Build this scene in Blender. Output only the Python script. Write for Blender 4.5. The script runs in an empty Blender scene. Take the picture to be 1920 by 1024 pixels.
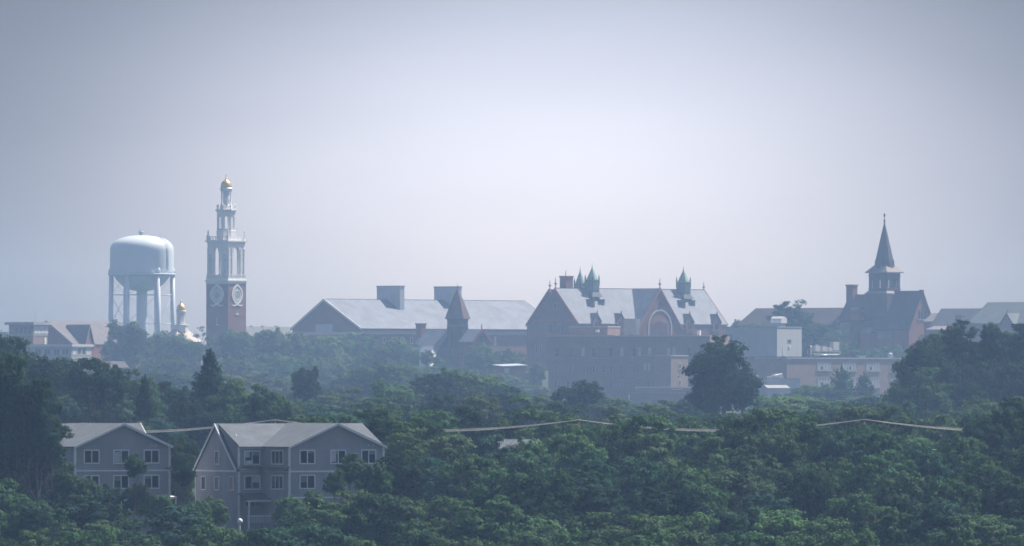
import bpy, bmesh, math, random
import numpy as np
from mathutils import Vector

# ------------------------------------------------------------------ camera, sky, sun, exposure
SC = bpy.context.scene
COL = SC.collection
FPX = 16700.0                    # focal length in photograph pixels (photograph 1920 x 1024)
PITCH = math.radians(0.70)
HORIZON = 512 + math.tan(PITCH) * FPX
cam_data = bpy.data.cameras.new('camera')
cam_data.sensor_width = 36.0
cam_data.lens = 36.0 * FPX / 1920.0
cam_data.clip_start = 1.0
cam_data.clip_end = 30000.0
camera = bpy.data.objects.new('camera', cam_data)
COL.objects.link(camera)
camera.location = (0, 0, 0)
camera.rotation_euler = (math.pi / 2 + PITCH, 0, 0)
SC.camera = camera

SUN = Vector((0.48, 0.33, 0.81)).normalized()
sun_elev = math.asin(SUN.z)
sun_az = math.atan2(SUN.x, SUN.y)
world = bpy.data.worlds.new('World')
SC.world = world
world.use_nodes = True
wn, wl = world.node_tree.nodes, world.node_tree.links
wn.clear()
w_out = wn.new('ShaderNodeOutputWorld')
w_bg = wn.new('ShaderNodeBackground')
w_sky = wn.new('ShaderNodeTexSky')
w_sky.sky_type = 'NISHITA'
w_sky.sun_disc = False
w_sky.sun_elevation = sun_elev
w_sky.sun_rotation = sun_az
w_sky.air_density = 1.0
w_sky.dust_density = 1.2
w_sky.ozone_density = 2.0
SKY_STRENGTH = 0.13
w_bg.inputs['Strength'].default_value = SKY_STRENGTH
# lens vignette painted into the sky: bright at view centre, dimming to the edges
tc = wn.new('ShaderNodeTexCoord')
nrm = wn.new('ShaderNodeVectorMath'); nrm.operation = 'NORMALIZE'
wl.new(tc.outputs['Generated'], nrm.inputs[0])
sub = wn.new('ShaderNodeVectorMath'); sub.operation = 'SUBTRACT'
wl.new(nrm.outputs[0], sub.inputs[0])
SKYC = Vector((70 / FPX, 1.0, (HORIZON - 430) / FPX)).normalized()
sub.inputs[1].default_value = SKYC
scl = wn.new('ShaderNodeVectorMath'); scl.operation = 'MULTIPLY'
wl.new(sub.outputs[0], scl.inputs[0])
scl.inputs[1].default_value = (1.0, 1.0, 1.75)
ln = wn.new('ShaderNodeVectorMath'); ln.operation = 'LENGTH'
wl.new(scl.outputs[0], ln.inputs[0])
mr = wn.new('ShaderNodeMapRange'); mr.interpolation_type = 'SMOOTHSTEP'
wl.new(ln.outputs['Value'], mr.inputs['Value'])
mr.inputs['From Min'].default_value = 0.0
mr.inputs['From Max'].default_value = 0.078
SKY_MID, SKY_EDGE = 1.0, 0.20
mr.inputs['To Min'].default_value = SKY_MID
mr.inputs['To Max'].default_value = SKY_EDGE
tint = wn.new('ShaderNodeMix'); tint.data_type = 'RGBA'; tint.blend_type = 'MULTIPLY'
tint.inputs[0].default_value = 1.0
wash = wn.new('ShaderNodeHueSaturation')      # milky haze takes most of the colour out of the sky
wash.inputs['Saturation'].default_value = 0.5
wl.new(w_sky.outputs[0], wash.inputs['Color'])
wl.new(wash.outputs[0], tint.inputs[6])
tint.inputs[7].default_value = (0.88, 0.925, 1.25, 1)
# faint uneven bands in the high haze
cm = wn.new('ShaderNodeMapping'); cm.inputs['Scale'].default_value = (14, 14, 55)
wl.new(nrm.outputs[0], cm.inputs[0])
cn = wn.new('ShaderNodeTexNoise'); cn.inputs['Scale'].default_value = 1.6; cn.inputs['Detail'].default_value = 4
wl.new(cm.outputs[0], cn.inputs['Vector'])
cr = wn.new('ShaderNodeMapRange'); wl.new(cn.outputs['Fac'], cr.inputs[0])
cr.inputs['From Min'].default_value = .3; cr.inputs['From Max'].default_value = .7
cr.inputs['To Min'].default_value = .965; cr.inputs['To Max'].default_value = 1.035
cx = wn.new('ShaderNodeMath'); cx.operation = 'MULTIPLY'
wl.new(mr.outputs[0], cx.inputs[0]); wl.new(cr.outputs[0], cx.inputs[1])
# the rest of the sky, well away from this view, is somewhat brighter again
rs = wn.new('ShaderNodeMapRange'); rs.interpolation_type = 'SMOOTHSTEP'
wl.new(ln.outputs['Value'], rs.inputs['Value'])
rs.inputs['From Min'].default_value = .12; rs.inputs['From Max'].default_value = .6
rs.inputs['To Min'].default_value = 1.0; rs.inputs['To Max'].default_value = 1.55
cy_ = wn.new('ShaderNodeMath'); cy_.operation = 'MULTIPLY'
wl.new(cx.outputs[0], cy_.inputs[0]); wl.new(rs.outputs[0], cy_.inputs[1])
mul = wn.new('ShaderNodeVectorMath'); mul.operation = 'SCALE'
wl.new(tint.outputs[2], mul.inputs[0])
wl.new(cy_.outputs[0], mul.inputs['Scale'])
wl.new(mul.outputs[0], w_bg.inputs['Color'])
wl.new(w_bg.outputs[0], w_out.inputs['Surface'])

sun_data = bpy.data.lights.new('sun', 'SUN')
sun_data.energy = 4.2
sun_data.angle = math.radians(0.6)
sun_data.color = (1.0, 0.975, 0.95)
sun = bpy.data.objects.new('sun', sun_data)
COL.objects.link(sun)
sun.rotation_euler = (-SUN).to_track_quat('-Z', 'Y').to_euler()
sun.location = (200, 800, 400)

SC.view_settings.view_transform = 'Standard'
SC.view_settings.look = 'None'
SC.view_settings.gamma = 1.0
SC.view_settings.exposure = 0.82
SC.render.engine = 'CYCLES'
cy = SC.cycles
cy.use_denoising = True
cy.max_bounces = 5
cy.diffuse_bounces = 2
cy.glossy_bounces = 2
cy.transmission_bounces = 3
cy.transparent_max_bounces = 6
cy.volume_bounces = 1
cy.filter_width = 1.6
cy.caustics_reflective = False
cy.caustics_refractive = False

HAZE_DENSITY = 1.45e-4
HAZE_COLOR = (0.42, 0.635, 1.0)

# ------------------------------------------------------------------ helpers
# layout distance -> distance in the scene: the near wood a little nearer, the campus a little farther
DY = [-600, 0, 1100, 1300, 2000, 2200, 7000]
DK = [0.86, 0.86, 0.86, 0.91, 1.19, 1.27, 1.27]
def far(Y):
    return Y * float(np.interp(Y, DY, DK))
_LY = np.linspace(-600, 7000, 3801)
_FY = np.array([far(v) for v in _LY])
def ground_h(x, y):
    """height of the ground at a point (the eye is at 0)"""
    yt = y
    y = float(np.interp(yt, _FY, _LY))
    k = float(np.interp(y, DY, DK))
    ys = [-500, 0, 500, 700, 800, 900, 1000, 1100, 1500, 2000, 2250, 2450, 2600, 2800, 3300, 4200, 6000]
    zs = [-26, -26, -25, -23, -20.5, -17.5, -15, -13, -8, -6.5, -6, -1, 3, 4, 1, -12, -24]
    z = float(np.interp(y, ys, zs))
    return k * z + 0.5 * math.sin(x * 0.021 + y * 0.004) * math.cos(y * 0.013 + x * 0.007)

CP, SP = math.cos(PITCH), math.sin(PITCH)
def world_pt(px, py, Y):
    """point seen at photograph pixel (px, py) at ground distance Y"""
    a, b = (px - 960) / FPX, (512 - py) / FPX
    d = Vector((a, CP - b * SP, SP + b * CP))
    return d * (Y / d.y)

def py_of(z, Y):
    t = z / Y
    return 512 - FPX * (t * CP - SP) / (CP + t * SP)

def tag(o, label=None, cat=None, group=None, kind=None):
    if label: o['label'] = label
    if cat: o['category'] = cat
    if group: o['group'] = group
    if kind: o['kind'] = kind
    return o

class Thing:
    """an Empty at the thing's base; building coordinates are photograph pixels at its distance"""
    def __init__(self, name, px, Y, rot=0.0, label=None, cat=None, group=None, base_z=None):
        Y = far(Y)
        self.px, self.Y, self.rot = px, Y, math.radians(rot)
        self.c, self.sn = math.cos(self.rot), math.sin(self.rot)
        self.s = Y / FPX
        x = (px - 960) / FPX * Y
        z = ground_h(x, Y) if base_z is None else base_z
        self.pyG = py_of(z, Y)
        self.o = bpy.data.objects.new(name, None)
        self.o.empty_display_size = 1.0
        self.o.location = (x, Y, z)
        self.o.rotation_euler = (0, 0, self.rot)
        COL.objects.link(self.o)
        tag(self.o, label, cat, group)
    def mb(self):
        return MB(self)
    def frame(self, u, v, side):
        return Frame(self, u, v, side)

SIDES = {'front': ((1, 0), (0, -1)), 'left': ((0, -1), (-1, 0)), 'right': ((0, 1), (1, 0)), 'back': ((-1, 0), (0, 1))}
class Frame:
    """a wall plane of a thing: a runs along it, b out of it"""
    def __init__(self, T, u, v, side):
        self.T, self.u, self.v = T, u, v
        if isinstance(side, str):
            self.d, self.n = SIDES[side]
        else:
            ca, sa = math.cos(side), math.sin(side)
            self.d, self.n = (ca, sa), (sa, -ca)
        self.x0 = T.px + u * T.c - v * T.sn
        self.k = self.d[0] * T.c - self.d[1] * T.sn
    def a(self, px):
        return (px - self.x0) / self.k
    def pt(self, a, b, py):
        return (self.u + self.d[0] * a + self.n[0] * b, self.v + self.d[1] * a + self.n[1] * b, py)

class MB:
    def __init__(self, T=None):
        self.T = T; self.V = []; self.F = []; self.smooth = []
    def add(self, pts, faces, smooth=False):
        n = len(self.V)
        self.V += [tuple(p) for p in pts]
        self.F += [tuple(i + n for i in f) for f in faces]
        self.smooth += [smooth] * len(faces)
    def hexa(self, p):      # eight points: bottom four, top four
        self.add(p, [(0, 1, 2, 3), (7, 6, 5, 4), (0, 4, 5, 1), (1, 5, 6, 2), (2, 6, 7, 3), (3, 7, 4, 0)])
    def box(self, u0, u1, v0, v1, pt, pb):
        self.hexa([(u0, v0, pb), (u1, v0, pb), (u1, v1, pb), (u0, v1, pb), (u0, v0, pt), (u1, v0, pt), (u1, v1, pt), (u0, v1, pt)])
    def fbox(self, F, a0, a1, b0, b1, pt, pb):
        self.hexa([F.pt(a0, b0, pb), F.pt(a1, b0, pb), F.pt(a1, b1, pb), F.pt(a0, b1, pb), F.pt(a0, b0, pt), F.pt(a1, b0, pt), F.pt(a1, b1, pt), F.pt(a0, b1, pt)])
    def fprism(self, F, poly, b0, b1):
        """poly: (a, py) points, extruded from b0 to b1"""
        n = len(poly)
        self.add([F.pt(a, b0, p) for a, p in poly] + [F.pt(a, b1, p) for a, p in poly],
                 [tuple(range(n))[::-1], tuple(range(n, 2 * n))] + [(i, (i + 1) % n, (i + 1) % n + n, i + n) for i in range(n)])
    def prism_u(self, poly, u0, u1):      # poly in (v, py)
        n = len(poly)
        self.add([(u0, v, p) for v, p in poly] + [(u1, v, p) for v, p in poly],
                 [tuple(range(n))[::-1], tuple(range(n, 2 * n))] + [(i, (i + 1) % n, (i + 1) % n + n, i + n) for i in range(n)])
    def prism_v(self, poly, v0, v1):      # poly in (u, py)
        n = len(poly)
        self.add([(u, v0, p) for u, p in poly] + [(u, v1, p) for u, p in poly],
                 [tuple(range(n))[::-1], tuple(range(n, 2 * n))] + [(i, (i + 1) % n, (i + 1) % n + n, i + n) for i in range(n)])
    def slab(self, q, t):
        """four corner points (u, v, py) of a roof plane, thickened by t px upwards"""
        self.hexa([tuple(p) for p in q] + [(p[0], p[1], p[2] - t) for p in q])
    def lathe(self, u, v, prof, n=16, smooth=True, phase=0.0):
        """prof: (radius, py) from bottom to top"""
        V = []; Fc = []
        for r, p in prof:
            for i in range(n):
                a = 2 * math.pi * i / n + phase
                V.append((u + r * math.cos(a), v + r * math.sin(a), p))
        for k in range(len(prof) - 1):
            for i in range(n):
                j = (i + 1) % n
                Fc.append((k * n + i, k * n + j, (k + 1) * n + j, (k + 1) * n + i))
        Fc.append(tuple(range(n))[::-1]); Fc.append(tuple(range((len(prof) - 1) * n, len(prof) * n)))
        self.add(V, Fc, smooth)
    def tube(self, p0, p1, r0, r1=None, n=6, smooth=True):
        """between two (u, v, py) points"""
        r1 = r0 if r1 is None else r1
        a = Vector((p0[0], p0[1], -p0[2])); b = Vector((p1[0], p1[1], -p1[2]))
        d = (b - a).normalized()
        s = d.orthogonal().normalized(); t = d.cross(s)
        V = []
        for c, r in ((a, r0), (b, r1)):
            for i in range(n):
                w = 2 * math.pi * i / n
                q = c + s * (r * math.cos(w)) + t * (r * math.sin(w))
                V.append((q.x, q.y, -q.z))
        self.add(V, [(i, (i + 1) % n, (i + 1) % n + n, i + n) for i in range(n)] + [tuple(range(n))[::-1], tuple(range(n, 2 * n))], smooth)
    def pyramid(self, u, v, hu, hv, pb, pt, top=0.0):
        self.hexa([(u - hu, v - hv, pb), (u + hu, v - hv, pb), (u + hu, v + hv, pb), (u - hu, v + hv, pb),
                   (u - hu * top - .01, v - hv * top - .01, pt), (u + hu * top + .01, v - hv * top - .01, pt), (u + hu * top + .01, v + hv * top + .01, pt), (u - hu * top - .01, v + hv * top + .01, pt)])
    def build(self, name, mat, parent=None, loc=None):
        T = self.T
        if T is None:
            V = self.V
        else:
            V = [(u * T.s, v * T.s, (T.pyG - p) * T.s) for u, v, p in self.V]
        me = bpy.data.meshes.new(name)
        me.from_pydata(V, [], self.F)
        bm = bmesh.new(); bm.from_mesh(me)
        bmesh.ops.recalc_face_normals(bm, faces=bm.faces)
        bm.to_mesh(me); bm.free()
        me.polygons.foreach_set('use_smooth', self.smooth)
        me.materials.append(mat)
        me.update()
        o = bpy.data.objects.new(name, me)
        COL.objects.link(o)
        if parent is not None:
            o.parent = parent.o if isinstance(parent, Thing) else parent
        if loc is not None:
            o.location = loc
        return o

# ------------------------------------------------------------------ materials
MATS = {}
def mat(name, col, rough=0.8, var=0.12, scale=0.6, metallic=0.0, spec=0.3, stretch=(1, 1, 1), fine=0.08, bands=None, bricks=None, bump=0.0):
    """plain surface with large and small soft variation; bands = (period m, depth) gives lap siding, bricks = (w, h, mortar colour)"""
    if name in MATS: return MATS[name]
    m = bpy.data.materials.new(name); m.use_nodes = True
    N, L = m.node_tree.nodes, m.node_tree.links
    b = N['Principled BSDF']
    b.inputs['Roughness'].default_value = rough
    b.inputs['Metallic'].default_value = metallic
    b.inputs['Specular IOR Level'].default_value = spec
    tcn = N.new('ShaderNodeTexCoord')
    mp = N.new('ShaderNodeMapping'); mp.inputs['Scale'].default_value = stretch
    L.new(tcn.outputs['Object'], mp.inputs[0])
    n1 = N.new('ShaderNodeTexNoise'); n1.inputs['Scale'].default_value = scale; n1.inputs['Detail'].default_value = 4
    n2 = N.new('ShaderNodeTexNoise'); n2.inputs['Scale'].default_value = scale * 9; n2.inputs['Detail'].default_value = 3
    L.new(mp.outputs[0], n1.inputs['Vector']); L.new(mp.outputs[0], n2.inputs['Vector'])
    def ramp(src, lo, hi):
        r = N.new('ShaderNodeMapRange')
        r.inputs['From Min'].default_value = 0.3; r.inputs['From Max'].default_value = 0.7
        r.inputs['To Min'].default_value = lo; r.inputs['To Max'].default_value = hi
        L.new(src, r.inputs[0]); return r.outputs[0]
    f1 = ramp(n1.outputs['Fac'], 1 - var, 1 + var)
    f2 = ramp(n2.outputs['Fac'], 1 - fine, 1 + fine)
    mm = N.new('ShaderNodeMath'); mm.operation = 'MULTIPLY'
    L.new(f1, mm.inputs[0]); L.new(f2, mm.inputs[1])
    last = mm.outputs[0]
    if bands:
        wv = N.new('ShaderNodeTexWave'); wv.wave_type = 'BANDS'; wv.bands_direction = 'Z'; wv.wave_profile = 'SAW'
        wv.inputs['Scale'].default_value = 1.0 / bands[0] / 3.18 * 1.0
        L.new(tcn.outputs['Object'], wv.inputs['Vector'])
        r = N.new('ShaderNodeMapRange'); L.new(wv.outputs['Fac'], r.inputs[0])
        r.inputs['From Min'].default_value = 0.0; r.inputs['From Max'].default_value = 0.35
        r.inputs['To Min'].default_value = 1 - bands[1]; r.inputs['To Max'].default_value = 1.0
        m2 = N.new('ShaderNodeMath'); m2.operation = 'MULTIPLY'
        L.new(last, m2.inputs[0]); L.new(r.outputs[0], m2.inputs[1]); last = m2.outputs[0]
    base = N.new('ShaderNodeRGB'); base.outputs[0].default_value = (*col, 1)
    src = base.outputs[0]
    if bricks:
        bt = N.new('ShaderNodeTexBrick')
        bt.inputs['Scale'].default_value = 1.0
        bt.inputs['Brick Width'].default_value = bricks[0]; bt.inputs['Row Height'].default_value = bricks[1]
        bt.inputs['Mortar Size'].default_value = bricks[1] * 0.12
        bt.inputs['Color1'].default_value = (*[c * 0.82 for c in col], 1)
        bt.inputs['Color2'].default_value = (*[min(1, c * 1.2) for c in col], 1)
        bt.inputs['Mortar'].default_value = (*bricks[2], 1)
        sx = N.new('ShaderNodeSeparateXYZ'); L.new(tcn.outputs['Object'], sx.inputs[0])
        ad = N.new('ShaderNodeMath'); ad.operation = 'ADD'; L.new(sx.outputs[0], ad.inputs[0]); L.new(sx.outputs[1], ad.inputs[1])
        cx = N.new('ShaderNodeCombineXYZ'); L.new(ad.outputs[0], cx.inputs[0]); L.new(sx.outputs[2], cx.inputs[1])
        L.new(cx.outputs[0], bt.inputs['Vector'])
        src = bt.outputs['Color']
    sc_ = N.new('ShaderNodeVectorMath'); sc_.operation = 'SCALE'
    L.new(src, sc_.inputs[0]); L.new(last, sc_.inputs['Scale'])
    L.new(sc_.outputs[0], b.inputs['Base Color'])
    if bump:
        bp = N.new('ShaderNodeBump'); bp.inputs['Strength'].default_value = bump; bp.inputs['Distance'].default_value = 0.05
        L.new(n2.outputs['Fac'], bp.inputs['Height']); L.new(bp.outputs[0], b.inputs['Normal'])
    MATS[name] = m
    return m

def glass_mat(name, col, rough=0.08):
    if name in MATS: return MATS[name]
    m = bpy.data.materials.new(name); m.use_nodes = True
    b = m.node_tree.nodes['Principled BSDF']
    N, L = m.node_tree.nodes, m.node_tree.links
    tcn = N.new('ShaderNodeObjectInfo')
    hs = N.new('ShaderNodeMapRange'); L.new(tcn.outputs['Random'], hs.inputs[0])
    hs.inputs['To Min'].default_value = 0.6; hs.inputs['To Max'].default_value = 1.5
    sc_ = N.new('ShaderNodeVectorMath'); sc_.operation = 'SCALE'
    sc_.inputs[0].default_value = col
    L.new(hs.outputs[0], sc_.inputs['Scale']); L.new(sc_.outputs[0], b.inputs['Base Color'])
    b.inputs['Roughness'].default_value = rough
    b.inputs['Specular IOR Level'].default_value = 0.2
    MATS[name] = m
    return m

M_SIDING = mat('grey clapboard siding', (0.37, 0.37, 0.395), stretch=(1, 1, .35), var=0.13, bands=(0.20, 0.30), fine=0.05)
M_TRIM = mat('white painted trim', (0.82, 0.82, 0.82), rough=0.5, var=0.05)
M_SHINGLE = mat('grey asphalt shingles', (0.125, 0.14, 0.155), var=0.14, scale=0.8, fine=0.22, rough=0.9)
M_PANE = glass_mat('window glass', (0.012, 0.016, 0.02))
M_PANE_FAR = glass_mat('distant window glass', (0.05, 0.055, 0.06), 0.15)
M_BRICK = mat('dark red brick', (0.24, 0.085, 0.065), var=0.15, scale=0.3, bricks=(0.6, 0.2, (0.25, 0.17, 0.14)))
M_BRICK_RED = mat('warm red brick', (0.175, 0.08, 0.07), var=0.14, scale=0.3, bricks=(0.6, 0.2, (0.28, 0.18, 0.15)))
M_BRICK_BROWN = mat('brown brick', (0.27, 0.19, 0.165), var=0.12, scale=0.25, bricks=(0.6, 0.2, (0.22, 0.17, 0.14)))
M_BRICK_TAN = mat('tan brick', (0.31, 0.235, 0.19), var=0.10, scale=0.25, bricks=(0.6, 0.2, (0.30, 0.25, 0.22)))
M_REDSTONE = mat('red sandstone', (0.19, 0.09, 0.075), var=0.2, scale=0.35, fine=0.15)
M_DARKSTONE = mat('dark brown sandstone', (0.085, 0.055, 0.055), var=0.2, scale=0.35, fine=0.12)
M_REDTILE = mat('terracotta trim', (0.33, 0.11, 0.085), var=0.15)
M_SLATE = mat('weathered slate', (0.155, 0.18, 0.23), rough=0.7, var=0.20, scale=0.22, fine=0.28)
M_SLATE_DARK = mat('dark slate', (0.065, 0.055, 0.06), rough=0.75, var=0.16, scale=0.25, fine=0.14)
M_SLATE_GREEN = mat('grey green slate', (0.10, 0.115, 0.125), rough=0.75, var=0.14, scale=0.25, fine=0.14)
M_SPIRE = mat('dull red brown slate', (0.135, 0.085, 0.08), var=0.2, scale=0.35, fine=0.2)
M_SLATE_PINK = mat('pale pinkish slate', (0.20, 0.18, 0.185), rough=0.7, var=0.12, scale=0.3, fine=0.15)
M_ROOF_TAN = mat('pale brown shingle', (0.13, 0.12, 0.13), rough=0.8, var=0.14, scale=0.25, fine=0.12)
M_COPPER = mat('verdigris copper', (0.20, 0.36, 0.32), rough=0.6, var=0.2, scale=0.8)
M_WHITE = mat('white painted wood', (0.84, 0.85, 0.86), rough=0.5, var=0.06)
M_GOLD = mat('gold leaf', (0.80, 0.56, 0.12), rough=0.38, metallic=0.7, var=0.08)
M_TANK = mat('pale blue tank paint', (0.58, 0.67, 0.76), rough=0.5, var=0.07, scale=0.12, fine=0.03, stretch=(1, 1, 0.3), spec=0.3)
M_STEEL = mat('dull grey steel', (0.30, 0.32, 0.34), rough=0.5, metallic=0.3, var=0.1)
M_METALPANEL = mat('pale grey metal panel', (0.40, 0.42, 0.44), rough=0.55, var=0.06, stretch=(1, 1, 0.1), scale=0.5)
M_METALBLUE = mat('blue grey ribbed metal', (0.42, 0.47, 0.54), rough=0.55, var=0.06, stretch=(1, 1, 0.1), scale=1.2, fine=0.12)
M_ALU = mat('bright galvanised metal', (0.70, 0.72, 0.74), rough=0.35, metallic=0.4, var=0.08)
M_CONCRETE = mat('grey concrete', (0.33, 0.33, 0.34), var=0.1, scale=0.3)
M_CONCRETE_PALE = mat('pale concrete', (0.52, 0.51, 0.50), var=0.08, scale=0.3)
M_CREAM = mat('cream metal roof', (0.46, 0.42, 0.38), rough=0.6, var=0.08, scale=0.3)
M_BLIND = mat('drawn white blinds', (0.50, 0.52, 0.54), rough=0.8, var=0.1, scale=0.6)
M_SHADE = mat('grey window shade', (0.20, 0.21, 0.22), var=0.1)
M_DARK = mat('dark recess paint', (0.03, 0.03, 0.035), rough=0.8)
M_POLE = mat('weathered pole timber', (0.16, 0.12, 0.09), rough=0.9)
M_CABLE = mat('bare aluminium cable', (0.85, 0.78, 0.70), rough=0.5, metallic=0.2, var=0.15, scale=0.5, fine=0.2)
M_BARK = mat('grey brown bark', (0.09, 0.075, 0.06), rough=0.95, var=0.25, scale=2.0, fine=0.3)

def window(T, F, x0, x1, py0, py1, frame_m=None, pane_m=None, fw=1.2, mull=1, proud=0.6, rail=False, cols=None):
    """window part (frame, mullions) with its pane sub-part; x in photograph pixels"""
    a0, a1 = sorted((F.a(x0), F.a(x1)))
    fm = frame_m or M_TRIM; pm = pane_m or M_PANE
    mb = T.mb()
    mb.fbox(F, a0, a1, 0.02, proud, py0, py0 + fw)
    mb.fbox(F, a0, a1, 0.02, proud, py1 - fw, py1)
    mb.fbox(F, a0, a0 + fw, 0.02, proud, py0 + fw, py1 - fw)
    mb.fbox(F, a1 - fw, a1, 0.02, proud, py0 + fw, py1 - fw)
    for k in range(mull):
        c = a0 + (a1 - a0) * (k + 1) / (mull + 1)
        mb.fbox(F, c - fw * 0.45, c + fw * 0.45, 0.02, proud * 0.9, py0 + fw, py1 - fw)
    if rail:
        pm_ = (py0 + py1) / 2
        mb.fbox(F, a0 + fw, a1 - fw, 0.02, proud * 0.7, pm_ - fw * 0.3, pm_ + fw * 0.3)
    w = mb.build('window', fm, T)
    g = T.mb()
    g.fbox(F, a0 + fw * .8, a1 - fw * .8, -0.3, proud * 0.4, py0 + fw * .8, py1 - fw * .8)
    g.build('pane', pm, w)
    k = int(x0 * 13 + py0 * 7) % 10
    if pane_m is None and a1 - a0 > 18 and k < 6:      # a shade pulled part-way down behind one sash
        lo = a0 + fw if k % 2 else (a0 + a1) / 2 + fw * .5
        hi = (a0 + a1) / 2 - fw * .5 if k % 2 else a1 - fw
        q = T.mb(); q.fbox(F, lo, hi, proud * .42, proud * .5, py0 + fw, py0 + fw + 4 + k * 1.6)
        q.build('blind', M_SHADE, w)
    return w

def arch_poly(c, hw, spring, n=8):
    """points of a round arch from left to right, apex up"""
    return [(c + hw * math.cos(math.pi - math.pi * i / n), spring - hw * math.sin(math.pi * i / n)) for i in range(n + 1)]

def arch_panel(mb, F, a0, a1, pt, pb, holes, b0, b1, sy=1.0):
    """wall panel with round-headed openings: holes = [(centre a, half width, spring py, bottom py)]"""
    x = a0
    for c, hw, sp, hb in holes:
        mb.fbox(F, x, c - hw, b0, b1, pt, pb)
        pts = [(c + hw * math.cos(math.pi - math.pi * i / 10), sp - hw * sy * math.sin(math.pi * i / 10)) for i in range(11)]
        for (xa, pa), (xb, pb_) in zip(pts[:-1], pts[1:]):
            mb.fprism(F, [(xa, pt), (xb, pt), (xb, pb_), (xa, pa)], b0, b1)
        if hb < pb:
            mb.fbox(F, c - hw, c + hw, b0, b1, hb, pb)
        x = c + hw
    mb.fbox(F, x, a1, b0, b1, pt, pb)

# ------------------------------------------------------------------ ground
def build_ground():
    xs = np.concatenate([np.linspace(-1500, -260, 12), np.linspace(-240, 240, 49), np.linspace(260, 1500, 12)])
    ys = np.concatenate([np.linspace(-480, 500, 15), np.linspace(520, 3800, 130), np.linspace(3860, 6600, 24)])
    V = [(x, y, ground_h(x, y)) for y in ys for x in xs]
    nx = len(xs)
    Fc = [(j * nx + i, j * nx + i + 1, (j + 1) * nx + i + 1, (j + 1) * nx + i) for j in range(len(ys) - 1) for i in range(nx - 1)]
    me = bpy.data.meshes.new('ground'); me.from_pydata(V, [], Fc)
    me.polygons.foreach_set('use_smooth', [True] * len(Fc))
    me.materials.append(mat('grass and undergrowth', (0.022, 0.038, 0.018), rough=0.95, var=0.3, scale=0.05, fine=0.35))
    o = bpy.data.objects.new('ground', me); COL.objects.link(o)
    tag(o, kind='structure')
build_ground()
def rail_ring(mb, u, v, hw, p0, p1, post=4):
    """square balustrade: rails with balusters between"""
    for sgn in (-1, 1):
        mb.box(u - hw, u + hw, v + sgn * hw - .6, v + sgn * hw + .6, p0, p0 + 1.2)
        mb.box(u + sgn * hw - .6, u + sgn * hw + .6, v - hw + .61, v + hw - .61, p0, p0 + 1.2)
        mb.box(u - hw, u + hw, v + sgn * hw - .5, v + sgn * hw + .5, p1 - 1, p1)
        mb.box(u + sgn * hw - .5, u + sgn * hw + .5, v - hw + .51, v + hw - .51, p1 - 1, p1)
        n = post
        for i in range(n + 1):
            c = -hw + 2 * hw * i / n
            mb.box(u + c - .7, u + c + .7, v + sgn * hw - .4, v + sgn * hw + .4, p0 + 1.2, p1 - 1)
            if 0 < i < n:
                mb.box(u + sgn * hw - .4, u + sgn * hw + .4, v + c - .7, v + c + .7, p0 + 1.2, p1 - 1)

def urn(T, u, v, pb, pt, m, r=1.6, name='urn'):
    h = pb - pt
    mb = T.mb()
    mb.lathe(u, v, [(r * .9, pb), (r * .9, pb - h * .25), (r * .45, pb - h * .3), (r * 1.0, pb - h * .5), (r * 1.05, pb - h * .62), (r * .5, pb - h * .75), (r * .12, pt)], 10)
    return mb.build(name, m, T)

def finial(T, u, v, pb, pt, m, r=1.0, arm=0.0, name='finial'):
    mb = T.mb(); h = pb - pt
    mb.lathe(u, v, [(r, pb + 1), (r * .6, pb - h * .3), (r * 1.8, pb - h * .42), (r * .6, pb - h * .52), (r * .5, pb - h * .8), (r * .1, pt)], 8)
    if arm:
        mb.box(u - arm, u + arm, v - .5, v + .5, pb - h * .48, pb - h * .40)
        mb.box(u - .5, u + .5, v - arm, v + arm, pb - h * .485, pb - h * .395)
    return mb.build(name, m, T)

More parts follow.
